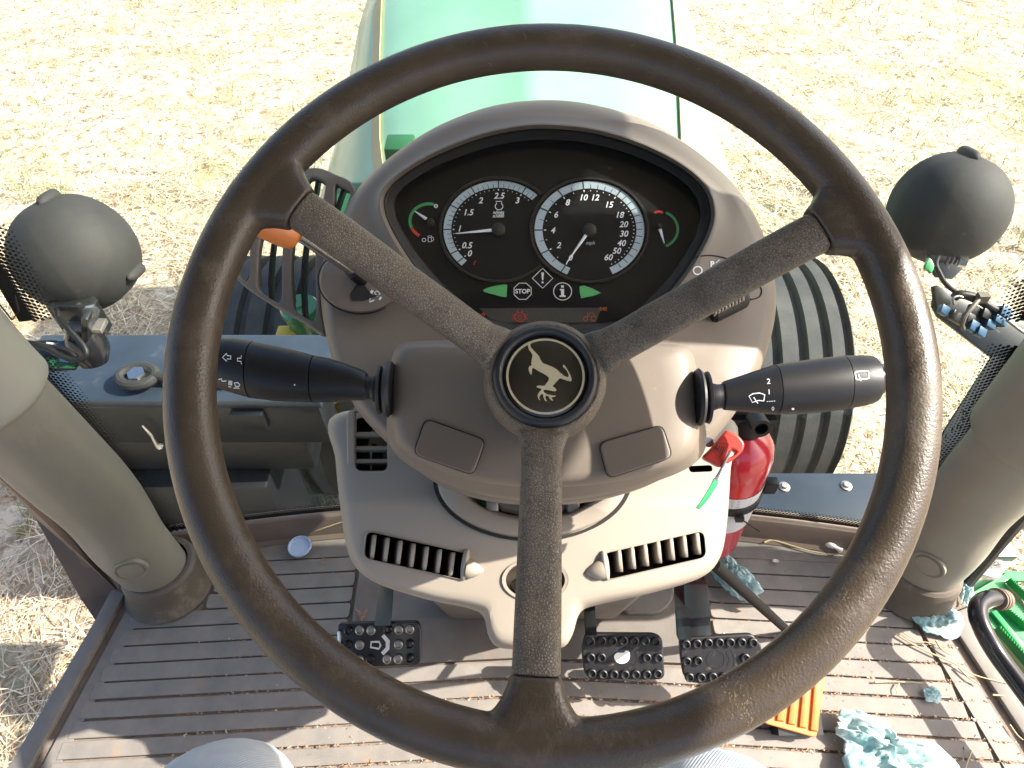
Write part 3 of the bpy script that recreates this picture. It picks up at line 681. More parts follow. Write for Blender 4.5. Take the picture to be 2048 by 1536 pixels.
def left_skirt():
    b0, b1 = hz(193, 1245, -.02), hz(248, 1180, -.0)
    tq = [hy(-40, 900, .52), hy(-40, 990, .50)]
    t = thing('left_door_skirt', 'dark brown sheet panel below the left cab post next to the grass', 'panel', (b0.x, b0.y, FZ))
    o = [(113, 1100), (162, 1198), (194, 1246), (240, 1186), (236, 1140), (120, 1035), (0, 915), (-60, 860), (-60, 890), (0, 958), (70, 1036)]
    zs = {0: .03, 1: -.01, 2: -.02, 3: -.02, 4: .03, 5: .10, 6: .20, 7: .26, 8: .26, 9: .20, 10: .09}
    pts = [hz(x, y, zs[i]) for i, (x, y) in enumerate(o)]
    off = Vector((.012, .022, -.004)); mb = MB(); n = len(pts)
    vf = [(p.x, p.y, p.z) for p in pts]; mb.add(vf + [tuple(p + off) for p in pts], [tuple(range(n)), tuple(range(n, 2 * n))[::-1]] + [(i, (i + 1) % n, n + (i + 1) % n, n + i) for i in range(n)])
    part('sheet', mb, 'side_brown', t, smooth=0)
left_skirt()
def right_sill():
    t = thing('right_door_jamb', 'green painted door jamb with black seal along the right cab post', 'door jamb', (.67, .40, FZ))
    a = [hz(1925, 1165, .01), hz(1990, 1085, .10), hz(2060, 1000, .20), hz(2160, 880, .34)]
    mb = MB(); mb.tube([p + Vector((.006, .0, 0)) for p in a], .010, 10); part('door_seal', mb, 'black_rubber', t)
    mb = MB(); mb.tube([p + Vector((.018, .010, -.012)) for p in a], .010, 4); part('jamb_strip', mb, 'jd_green_dark', t)
    c = [hz(1935, 1150, -.06), hz(1990, 1075, -.05), hz(2030, 1110, -.06), hz(1985, 1170, -.07)]
    mb = plate([rounded([(p.x, p.y) for p in c], .012)], (0, 0, FZ - .05), RT, YA, ZA, .012, bevel=.003); part('latch_plate', mb, 'steel', t)
    mb = MB(); mb.tube([hz(1960, 1062, -.03), hz(2000, 1048, -.03), hz(2080, 1040, -.03)], .013, 12); part('tube_arm', mb, 'deck_blue', t)
right_sill()

def roof():
    t = thing('cab_roof', 'cab roof panel above the driver', 'roof', (0, .2, FZ + 1.55))
    mb = MB(); mb.box((.03, .0, FZ + 1.585), (RT, YA, ZA), (.80, .74, .045)); part('roof_panel', mb, 'pillar_sleeve', t, bevel=.02)
    for x in (-.74, .80):
        mb = MB(); mb.tube([(x, -.62, FZ - .05), (x, -.62, FZ + 1.55)], .035, 12); part('rear_post', mb, 'boot', t)
    mb = MB(); mb.box((.03, -.64, FZ + .30), (RT, YA, ZA), (.74, .015, .36)); part('rear_panel', mb, 'boot', t, bevel=.005)
    for x in (-.76, .81):
        mb = MB(); mb.box((x, .0, FZ + 1.40), (RT, YA, ZA), (.018, .70, .145)); part('door_header', mb, 'boot', t, bevel=.005)
roof()
def cab_under():
    mb = MB(); mb.box((.03, -.08, FZ - .20), (RT, YA, ZA), (.50, .54, .17)); mb.box((.03, 1.0, FZ - .75), (RT, YA, ZA), (.22, 1.2, .30))
    mb.box((.56, -.10, FZ - .80), (RT, YA, ZA), (.16, .45, .38))  # unseen box, added to keep sun from passing under the cab
    single('tractor_chassis', mb, 'dark_box', 'dark tractor chassis and gearbox under the cab floor with an added sun-blocking box', 'chassis', bevel=.02, org=(.03, 0, .4))
cab_under()

# ================================================================== lower console (beige)
def boolean(mb, cutters, smooth=35):
    me = mesh_of(mb, smooth=0, weld=True); o = bpy.data.objects.new("b", me); COL.objects.link(o); cs = []
    for c in cutters:
        cm = mesh_of(c, smooth=0, weld=True); co = bpy.data.objects.new("c", cm); COL.objects.link(co); cs.append(co)
        m = o.modifiers.new("b", 'BOOLEAN'); m.operation = 'DIFFERENCE'; m.solver = 'EXACT'; m.object = co
    dg = bpy.context.evaluated_depsgraph_get(); dg.update(); r = bpy.data.meshes.new_from_object(o.evaluated_get(dg))
    for c in cs + [o]: bpy.data.objects.remove(c)
    return smooth_all(r, smooth)
def radial(outline, c, n=160):
    """polar resampling of a closed pixel outline about c"""
    pl = np.array(catmull(outline, 8)); ang = np.unwrap(np.arctan2(pl[:, 1] - c[1], pl[:, 0] - c[0])); rad = np.hypot(pl[:, 0] - c[0], pl[:, 1] - c[1])
    if ang[-1] < ang[0]: ang, rad = ang[::-1], rad[::-1]
    q = np.linspace(0, 2 * np.pi, n, endpoint=False); return np.array([np.interp(a, ang, rad, period=2 * np.pi) for a in q]), q
def ringpx(r, q, c, w):
    wf = w if callable(w) else (lambda x, y: w)
    out = []
    for a, b in zip(r, q):
        x, y = c[0] + a * math.cos(b), c[1] + a * math.sin(b); out.append(P(x, y, wf(x, y)))
    return out
CW = lambda x, y: -.285 - .045 * max(0, min(1, (1000 - y) / 160)) - .012 * ((x - 1070) / 380) ** 2
con = thing('lower_console', 'pale beige lower dash console with louvred air vents under the steering column', 'console', P(1070, 1100, -.45))
def console():
    c = (1070, 1040)
    out = [(668, 830), (671, 920), (680, 1010), (690, 1080), (708, 1130), (752, 1166), (850, 1198), (935, 1216), (966, 1232), (977, 1272), (998, 1295), (1060, 1300), (1122, 1296), (1144, 1272), (1160, 1226), (1195, 1210), (1300, 1187), (1400, 1156), (1440, 1115), (1454, 1045), (1461, 940), (1466, 840), (1300, 815), (1070, 812), (850, 815)]
    r, q = radial(out, c, 220); rings = []
    def wz(d): return lambda x, y: CW(x, y) + d
    rings.append(ringpx(r * .90, q, c, wz(-.13))); rings.append(ringpx(r * .985, q, c, wz(-.05)))
    for ins, d in ((0, -.020), (2, -.012), (6, -.006), (12, -.0022), (20, -.0003), (34, .0), (60, 0)):
        rings.append(ringpx(r - ins, q, c, wz(d)))
    for f in (.72, .5, .3, .12):
        rings.append(ringpx((r - 60) * f, q, c, wz(0)))
    mb = MB(); mb.loft(rings)
    def cut(o, d=.034, up=.03):
        pts = rounded(o, 14, 4) if len(o) < 9 else o
        return MB().loft([[P(x, y, CW(x, y) - d) for x, y in pts], [P(x, y, CW(x, y) + up) for x, y in pts]])
    v1 = [(733, 1064), (905, 1106), (905, 1150), (728, 1113)]        # left lower vent, pixel outline
    v1 = [(734, 1062), (938, 1108), (930, 1160), (728, 1116)]
    v2 = [(1205, 1108), (1407, 1062), (1412, 1114), (1212, 1160)]
    v3 = [(710, 835), (776, 835), (776, 942), (710, 942)]; v4 = [(1376, 932), (1424, 930), (1426, 943), (1380, 945)]
    cuts = [cut(v1), cut(v2), cut(v3, .03), cut(v4, .02)]
    cuts.append(cut([(1070 + 67 * math.cos(a), 1160 + 44 * math.sin(a)) for a in np.linspace(0, 2 * math.pi, 33)[:-1]], .022))
    cuts.append(cut([(1063 + 160 * math.cos(a), 962 + 92 * math.sin(a)) for a in np.linspace(0, 2 * math.pi, 49)[:-1]], .05, .06))
    me = boolean(mb, cuts); link('console_body', me, 'beige', con)
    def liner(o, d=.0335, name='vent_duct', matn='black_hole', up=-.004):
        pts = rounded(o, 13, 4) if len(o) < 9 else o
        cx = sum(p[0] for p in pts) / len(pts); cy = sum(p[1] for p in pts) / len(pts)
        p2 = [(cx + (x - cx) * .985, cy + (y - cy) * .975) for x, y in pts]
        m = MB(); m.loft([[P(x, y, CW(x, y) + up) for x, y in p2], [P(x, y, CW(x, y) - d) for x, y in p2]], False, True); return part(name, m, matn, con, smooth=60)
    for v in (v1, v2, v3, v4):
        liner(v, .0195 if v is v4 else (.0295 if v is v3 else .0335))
    # fins and rims of the two lower vents
    def rimring(o, wd, h, name='vent_rim', matn='beige_fin', rr=15):
        a = rounded(o, rr, 5); cx = sum(p[0] for p in a) / len(a); cy = sum(p[1] for p in a) / len(a)
        def sc(k): return [(x + k * (x - cx) / math.hypot(x - cx, y - cy), y + k * (y - cy) / math.hypot(x - cx, y - cy)) for x, y in a]
        m = MB(); m.loft([[P(x, y, CW(x, y) - .003) for x, y in sc(wd)], [P(x, y, CW(x, y) + h) for x, y in sc(wd * .7)], [P(x, y, CW(x, y) + h) for x, y in sc(wd * .2)], [P(x, y, CW(x, y) - .012) for x, y in sc(-1)]], False, False)
        return part(name, m, matn, con, smooth=60)
    rimring(v1, 5, .0022); rimring(v2, 5, .0022)
    def fin(name, a, b, lean, th=4.0, d0=-.026, d1=.0032, matn='beige'):
        # blade between pixel points a (top) and b (bottom); lean shifts its deep edge sideways
        m = MB(); rr = []
        for t in np.linspace(0, 1, 7):
            x, y = a[0] + (b[0] - a[0]) * t, a[1] + (b[1] - a[1]) * t; bow = .0045 * (1 - (2 * t - 1) ** 4) - .0045
            w0 = CW(x, y)
            rr.append([P(x - th, y, w0 + d1 + bow), P(x + th, y, w0 + d1 + bow), P(x + th + lean, y, w0 + d0), P(x - th + lean, y, w0 + d0)])
        m.loft(rr); return part(name, m, matn, con, smooth=40, bevel=.0008)
    for i in range(7):
        x = 747 + 26.2 * i; y0 = 1068 + (x - 740) * .222
        fin('vent_fin', (x + 3, y0), (x - 3, y0 + 48), -8)
    for i in range(7):
        x = 1240 + 26.0 * i; y0 = 1102 - (x - 1215) * .225
        fin('vent_fin', (x - 2, y0), (x + 3, y0 + 48), -13)
    # side wheels and pointed knobs of the vents
    for (x0, y0, x1, y1, kx, ky, s) in ((934, 1098, 926, 1160, 968, 1142, 1), (1207, 1102, 1214, 1160, 1172, 1146, -1)):
        m = MB(); rr = []
        for t in np.linspace(0, 1, 9):
            x, y = x0 + (x1 - x0) * t, y0 + (y1 - y0) * t; b = math.sin(math.pi * min(1, max(0, t * .96 + .02))) ** .5
            rr.append([P(x + 8 * math.cos(q) * (.4 + .6 * b), y, CW(x, y) + .001 + .007 * b * math.sin(q)) for q in np.linspace(-.5, math.pi + .5, 9)])
        m.loft(rr); part('vent_thumbwheel', m, 'beige', con, smooth=60)
        base = P(x1 + s * 8, (y0 + y1) / 2 + 8, CW(x1, y1) + .001); tip = P(kx, ky, CW(kx, ky) + .001)
        m = MB(); dv = (tip - base); m.lathe([(.0085, 0), (.0085, .25 * dv.length), (.0055, .62 * dv.length), (.0018, .96 * dv.length), (0, dv.length)], base, dv, 20); part('vent_knob', m, 'beige', con, smooth=60)
    # upper left vent: plate and three slats
    fr = rounded([(694, 820), (790, 820), (796, 930), (790, 963), (696, 962)], 16, 4); 
    m = MB(); hole = rounded([(711, 812), (775, 812), (775, 941), (711, 941)], 12, 4)
    pl = plate([[uv(x, y, -.32) for x, y in fr], [uv(x, y, -.32) for x, y in hole]], W(0, 0, 0) + WN * -.3165, WU, WV, WN, .010, bevel=.0018); part('vent_surround', pl, 'beige', con)
    for y in (868, 896, 922):
        m = MB(); m.loft([[P(x, y - 4, -.321), P(x, y + 3, -.318), P(x, y + 4, -.321), P(x, y + 10, -.338)] for x in (709, 742, 777)]); part('vent_slat', m, 'beige', con, smooth=30)
    m = MB(); m.loft([[P(x, 889, -.33), P(x, 948, -.33)] for x in (740, 744)], False, False, closed=False); part('slat_link', m, 'beige_fin', con)
    fr = rounded([(1330, 915), (1452, 912), (1452, 952), (1335, 958)], 14, 4); pl = plate([[uv(x, y, -.32) for x, y in fr], [uv(x, y, -.32) for x, y in rounded([(1374, 930), (1425, 928), (1427, 943), (1378, 945)], 6, 3)]], WC + WN * -.317, WU, WV, WN, .010, bevel=.0018); part('vent_surround', pl, 'beige', con)
    # ring around the column opening with its dark slit
    def ell(cx, cy, rx, ry, w, n=56): return [P(cx + rx * math.cos(a), cy + ry * math.sin(a), w) for a in np.linspace(0, 2 * math.pi, n + 1)[:-1]]
    w1 = -.285
    m = MB(); m.loft([ell(1065, 960, 199, 123, w1 - .004), ell(1065, 960, 199, 123, w1 + .0012), ell(1065, 960, 192, 117, w1 + .0012), ell(1065, 960, 192, 117, w1 - .004)], False, False); part('column_slit', m, 'gap_black', con, smooth=30)
    m = MB(); m.loft([ell(1065, 960, 191, 115.5, w1 - .004), ell(1065, 960, 190, 115, w1 + .003), ell(1065, 960, 186, 111, w1 + .0048), ell(1065, 960, 150, 84, w1 + .0035), ell(1065, 960, 144, 79, w1 + .001), ell(1065, 958, 140, 74, w1 - .03)], False, False); part('column_ring', m, 'beige', con, smooth=50)
    m = MB(); m.loft([ell(1065, 956, 148, 80, w1 - .046), ell(1065, 956, 80, 40, w1 - .047)], False, True); part('column_well', m, 'jd_green_dark', con)
    m = MB(); m.tube([P(975, 975, w1 - .03), P(1010, 1014, w1 - .02), P(1065, 1024, w1 - .018), P(1120, 1018, w1 - .02), P(1170, 990, w1 - .03)], .0055, 8); part('tilt_bracket', m, 'steel_dull', con)
    for x, y in ((985, 1008), (1145, 1010)):
        m = MB(); m.box(P(x, y, w1 - .018), (WU, WV, WN), (.006, .008, .012)); part('bracket_tab', m, 'steel_dull', con, bevel=.002)
    # release handle in its oval recess
    m = MB(); m.loft([ell(1070, 1160, 66, 43.5, w1 - .003), ell(1070, 1160, 66, 43.5, w1 + .0015), ell(1070, 1160, 60, 38, w1 + .0012), ell(1070, 1160, 58, 36, w1 - .02)], False, False); part('handle_recess_rim', m, 'beige_fin', con, smooth=40)
    m = MB(); m.loft([ell(1072, 1172, 52, 22, w1 - .021), ell(1072, 1172, 50, 20, w1 - .006), ell(1072, 1172, 42, 14, w1 - .003)], False, True); part('release_handle', m, 'black_plastic', con, smooth=50)
console()
m_ = MB(); m_.loft([[P(x, y, -.34) for x, y in ((760, 860), (1380, 860), (1380, 1120), (760, 1120))], [hz(x, y, .01) for x, y in ((880, 1180), (1260, 1180), (1230, 1240), (900, 1240))]])
part('pedestal', m_, 'plate_grey', con, bevel=.01)

# ================================================================== instrument binnacle
bin_ = thing('instrument_binnacle', 'taupe instrument binnacle with hooded round gauges behind the steering wheel', 'instrument panel', P(1090, 900, -.33))
BC = (1095, 500)
B_OUT = [(1085, 200), (1180, 208), (1290, 240), (1390, 300), (1476, 378), (1524, 462), (1549, 560), (1549, 640), (1520, 740), (1466, 832), (1400, 905), (1310, 965), (1200, 1000), (1080, 1011), (965, 1000), (870, 965), (790, 900), (722, 830), (676, 750), (652, 670), (641, 590), (644, 530), (668, 470), (700, 400), (745, 345), (810, 292), (890, 245), (985, 212)]
B_IN = [(1085, 257), (1180, 265), (1270, 290), (1350, 328), (1402, 370), (1421, 412), (1418, 455), (1392, 510), (1355, 565), (1310, 615), (1262, 655), (1180, 668), (1085, 670), (1000, 666), (935, 640), (890, 602), (846, 555), (806, 500), (776, 445), (767, 410), (775, 380), (810, 347), (870, 312), (950, 280), (1020, 263)]
BW = lambda d: (lambda x, y: -.205 + d + .012 * max(0, min(1, (y - 640) / 120)) - .05 * max(0, (x - 1480) / 70 if x > 1480 else 0) * .2)
GWL = -.214
def binnacle():
    ro, q = radial(B_OUT, BC, 240); ri, _ = radial(B_IN, BC, 240); c = BC
    rings = [ringpx(ro * .93, q, c, BW(-.11)), ringpx(ro * .985, q, c, BW(-.05))]
    for ins, d in ((0, -.026), (1.5, -.016), (5, -.008), (11, -.003), (18, -.0005), (24, 0)): rings.append(ringpx(ro - ins, q, c, BW(d)))
    lip = ri + 9
    for f, d in ((.35, .001), (.7, .004), (.9, .0085)): rings.append(ringpx((ro - 24) * (1 - f) + lip * f, q, c, BW(d)))
    rings.append(ringpx(lip + 1.5, q, c, BW(.0098))); rings.append(ringpx(lip - 1.5, q, c, BW(.0098))); rings.append(ringpx(lip - 3, q, c, BW(.008)))
    rings.append([P(c[0] + (a - 1) * math.cos(b), c[1] + (a - 1) * math.sin(b), GWL) for a, b in zip(ri, q)])
    mb = MB(); mb.loft(rings, True, False); part('binnacle_shell', mb, 'taupe', bin_, smooth=50)
    # black inner trim stepping down to the gauge face
    t = MB(); t.loft([[P(c[0] + (a + o) * math.cos(b), c[1] + (a + o) * math.sin(b), w) for a, b in zip(ri, q)] for o, w in ((1, GWL + .0012), (-3, GWL + .0012), (-6, GWL - .0005), (-22, GWL - .003), (-24, GWL - .006))], False, False); part('inner_trim', t, 'gauge_trim', bin_, smooth=30)
    fc = MB(); fc.v = [tuple(P(c[0] + (a - 16) * math.cos(b), c[1] + (a - 16) * math.sin(b), GWL - .007)) for a, b in zip(ri, q)]; fc.f = [tuple(range(len(fc.v)))]; part('gauge_face', fc, 'gauge_face', bin_, smooth=0)
    ln = MB(); ln.v = [tuple(P(c[0] + (a - 7) * math.cos(b), c[1] + (a - 7) * math.sin(b), GWL - .0009)) for a, b in zip(ri, q)]; ln.f = [tuple(range(len(ln.v)))]; part('gauge_lens', ln, 'lens', bin_, smooth=0)
binnacle()

def gauges():
    T = 'gauge_face'; TR = .885
    # raised round bezels
    def bez(cx, cy, r, full=True):
        g = lambda rr, w: [P(cx + rr * math.cos(a), cy + rr * TR * math.sin(a), w) for a in (np.linspace(0, 2 * math.pi, 65)[:-1] if full else np.linspace(R_(43), R_(317), 54))]
        m = MB(); m.loft([g(r + 9, GWL - .0068), g(r + 7, GWL - .0042), g(r + 3.5, GWL - .0042), g(r + 2, GWL - .0068)], False, False, closed=full); part('gauge_bezel', m, 'gauge_trim', bin_, smooth=40)
    bez(997, 459, 112, False); bez(1179, 460, 112)
    def ring(ink, cx, cy, ro, ri, a0, a1, n=60):
        k = len(ink.v)
        for i in range(n + 1):
            a = R_(a0 + (a1 - a0) * i / n)
            for r in (ro, ri): ink.v.append((cx + r * math.cos(a), cy - r * TR * math.sin(a)))
        ink.f += [(k + 2 * i, k + 2 * i + 1, k + 2 * i + 3, k + 2 * i + 2) for i in range(n)]
    I = Ink(); ring(I, 997, 459, 110, 94.5, 228, 45); I.lay('tachometer_scale', 'print_scale', bin_, T, .0004)
    I = Ink(); ring(I, 1179, 460, 110, 94, 246, -65); I.lay('speedometer_scale', 'print_scale', bin_, T, .0004)
    def tick(ink, cx, cy, a, r0, r1, wd):
        a = R_(a); ink.stroke([(cx + r0 * math.cos(a), cy - r0 * TR * math.sin(a)), (cx + r1 * math.cos(a), cy - r1 * TR * math.sin(a))], wd)
    K = Ink(); D = Ink()
    for a in (222, 210, 180, 150, 120, 90, 60): tick(K, 997, 459, a, 93, 111, 2.2); tick(D, 997, 459, a, 88, 91.5, 2.2)
    for a in np.arange(48, 210, 6):
        if a % 30: tick(K, 997, 459, a, 94, 104, 1.1); tick(D, 997, 459, a, 88.5, 90.5, 1.1)
    for a in (239, 209, 180, 153, 125, 97, 55): tick(K, 1179, 460, a, 93, 111, 2.4); tick(D, 1179, 460, a, 86.5, 91, 2.2)
    for a in (224, 194.5, 166.5, 139, 111, 88.6, 80.2, 71.8, 63.4): tick(K, 1179, 460, a, 94, 103, 1.2)
    for a in (46, 37, 28, 19, 9.5, 1, -8, -17, -26, -35, -44, -53): tick(K, 1179, 460, a, 94, 106, 1.5)
    for a in list(np.arange(-60, 50, 5.5)) + [224, 194.5, 166.5, 139, 111, 88.6, 80.2, 71.8, 63.4]: tick(D, 1179, 460, a, 87.5, 90, 1.4)
    K.lay('scale_ticks', 'print_black', bin_, T, .0007); 
    def z(x, y): return 740 + x * .3418, 240 + y * .3418
    for s, x, y in (("0", 585, 780), ("0.5", 570, 733), ("1", 526, 635), ("1.5", 580, 540), ("2", 648, 470), ("2.5", 757, 443), ("3", 863, 470), ("2", 1105, 732), ("4", 1072, 645), ("6", 1090, 553), ("8", 1158, 482), ("10", 1253, 453), ("12", 1320, 453), ("15", 1403, 495), ("18", 1465, 555), ("20", 1485, 610), ("30", 1487, 665), ("40", 1473, 720), ("50", 1445, 765), ("60", 1397, 803), ("0", 1175, 805)):
        cx, cy = z(x, y); D.text(s, cx, cy, 11.8, shear=.25, bold=.018)
    cx, cy = z(752, 540); D.text("n/min", cx, cy, 6.8, shear=.25, bold=.02); cx, cy = z(750, 561); D.text("x1000", cx, cy, 6.2, shear=.25, bold=.02)
    o_ = D.lay('gauge_figures', 'print_white', bin_, T, .0006); setp(o_, kind='stuff'); D = Ink()
    # engine symbol
    D.arc(*z(755, 505), 7.6, 7, 125, 415, 1.5); D.stroke([z(742, 490), z(736, 476), z(773, 476), z(768, 490)], 1.4)
    D.lay('engine_symbol', 'print_white', bin_, T, .0006); D = Ink()
    D.arc(*z(316, 702), 3.6, 3.4, 0, 360, 1.3); D.stroke([z(340, 712), z(340, 678), z(360, 678), z(360, 712), z(338, 712)], 1.3); D.stroke([z(360, 684), z(372, 688), z(372, 704), z(362, 708)], 1.1); D.stroke([z(343, 688), z(357, 688)], 1.1)
    D.arc(*z(386, 503), 3.2, 3.2, 0, 360, 1.6); D.stroke([z(380, 503), z(392, 503)], 1.4)
    D.lay('fuel_symbol', 'print_white', bin_, T, .0006); D = Ink()
    cx, cy = z(893, 1002); o = [(cx + 18.5 * math.cos(R_(22.5 + 45 * k)), cy + 17.5 * math.sin(R_(22.5 + 45 * k))) for k in range(8)]; D.stroke(o, 1.5, True); D.text("STOP", cx, cy, 8.6, bold=.03); D.lay('stop_telltale', 'print_white', bin_, T, .0006); D = Ink()
    cx, cy = z(1010, 926); D.stroke([(cx, cy - 20), (cx + 20.5, cy), (cx, cy + 20), (cx - 20.5, cy)], 1.5, True)
    D.poly([(cx - 2.6, cy - 11.5), (cx + 2.6, cy - 11.5), (cx + 1.2, cy + 4), (cx - 1.2, cy + 4)]); D.poly([(cx - 1.9, cy + 6.5), (cx + 1.9, cy + 6.5), (cx + 1.9, cy + 10), (cx - 1.9, cy + 10)])
    D.lay('warning_telltale', 'print_white', bin_, T, .0006); D = Ink()
    cx, cy = z(1127, 1003); D.arc(cx, cy, 18, 17.2, 0, 360, 1.5, 40); D.poly([(cx - 3, cy - 12), (cx + 2.4, cy - 12), (cx + 2.4, cy - 7.6), (cx - 3, cy - 7.6)]); D.poly([(cx - 5.5, cy - 5), (cx + 3, cy - 5), (cx + 3, cy + 8), (cx + 6, cy + 8), (cx + 6, cy + 11), (cx - 6, cy + 11), (cx - 6, cy + 8), (cx - 3, cy + 8), (cx - 3, cy - 2), (cx - 5.5, cy - 2)])
    D.lay('information_telltale', 'print_white', bin_, T, .0006)
    D = Ink(); cx, cy = z(1290, 722); D.text("mph", cx, cy, 7, shear=.25, bold=.01); D.lay('mph_text', 'print_scale', bin_, T, .0006)
    for q in ((*z(345, 590), 38, 34, 75, 205, 6, 26), (*z(1690, 640), 38, 36, -68, 68, 5, 24)): G = Ink(); G.arc(*q); G.lay('small_gauge_band', 'print_green', bin_, T, .0006)
    Rr = Ink(); Rr.arc(*z(345, 590), 38, 34, 206, 240, 6, 8); Rr.lay('red_band', 'print_red', bin_, T, .0008)
    Rr = Ink(); Rr.arc(*z(1690, 548), 9, 4, 20, 170, 5, 8); Rr.lay('red_band', 'print_red', bin_, T, .0008)
    Rr = Ink(); Rr.text("1", *z(612, 835), 8.5, shear=.4, bold=.03); Rr.lay('red_numeral', 'print_red', bin_, T, .0008)
    Rr = Ink(); Rr.text("P", *z(665, 1143), 9.5, bold=.03); Rr.lay('parking_telltale', 'print_red', bin_, T, .0008); Rr = Ink()
    cx, cy = z(877, 1152); Rr.arc(cx, cy, 10, 9, 0, 360, 1.6); Rr.arc(cx, cy + .5, 4, 4, 0, 360, 1.2, 10)
    for dy in (-4, 0, 4): Rr.stroke([(cx - 15, cy + dy), (cx - 9, cy + dy)], 1.2); Rr.stroke([(cx + 9, cy + dy), (cx + 15, cy + dy)], 1.2)
    Rr.stroke([(cx - 5, cy - 14), (cx - 4, cy - 9)], 1.3); Rr.stroke([(cx + 5, cy - 14), (cx + 4, cy - 9)], 1.3)
    # lcd strip under the gauges
    L_ = Ink(); L_.poly([z(640, 1102), z(1355, 1098), z(1320, 1185), z(735, 1185), z(690, 1150)]); L_.lay('message_strip', 'lcd_grey', bin_, T, .0003)
    Rr.lay('lock_telltale', 'print_red', bin_, T, .0008)
    Or = Ink(); Or.text("540", *z(1365, 1105), 7, bold=.02); Or.lay('shaft_speed_540', 'print_orange', bin_, T, .0008); Or = Ink(); cx, cy = z(1285, 1158); Or.arc(cx - 8, cy + 2, 4, 4, 0, 360, 1.3, 14); Or.arc(cx + 8, cy + 1, 5.4, 5, 0, 360, 1.3, 16); Or.stroke([(cx - 10, cy - 2), (cx - 2, cy - 3), (cx + 1, cy - 10), (cx + 8, cy - 9), (cx + 10, cy - 4)], 1.2); Or.stroke([(cx - 4, cy - 4), (cx - 4, cy - 11)], 1.1); Or.lay('tractor_telltale', 'print_orange', bin_, T, .0008)
    A = Ink(); a = catmull([z(662, 1000), z(700, 978), z(795, 962), z(801, 985), z(800, 1015), z(793, 1037), z(720, 1020)], 3); A.poly(a); A.lay('turn_arrow', 'arrow_green', bin_, T, .0009); A = Ink()
    a = [z(1226, 975), z(1250, 968), z(1300, 985), z(1352, 1012), z(1310, 1028), z(1235, 1043), z(1228, 1010)]; A.poly(a); A.lay('turn_arrow', 'arrow_green', bin_, T, .0009)
    # needles with their hubs
    def needle(cx, cy, tx, ty, r0, hubr):
        base = P(cx, cy, GWL - .0035); tip = P(tx, ty, GWL - .0035); dv = (tip - base).normalized(); sd = dv.cross(WN).normalized()
        m = MB(); a = base + dv * .002 * r0; m.loft([[a + sd * .0016, a + WN * .0008, a - sd * .0016, a - WN * .0004], [tip + sd * .0004, tip + WN * .0004, tip - sd * .0004, tip - WN * .0002]]); part('needle', m, 'needle_white', bin_, smooth=0)
        m = MB(); m.lathe([(hubr, -.004), (hubr, .0012), (hubr * .7, .002), (0, .0021)], P(cx, cy, GWL - .0035), WN, 24); part('needle_hub', m, 'gauge_trim', bin_)
    needle(997, 459, 911, 467, 3.2, .0062); needle(1179, 460, 1133, 526, 1.5, .0062)
    needle(*z(355, 596), *z(262, 533), 2.5, .0032); needle(*z(1692, 622), *z(1722, 722), 1.5, .0022)
gauges()

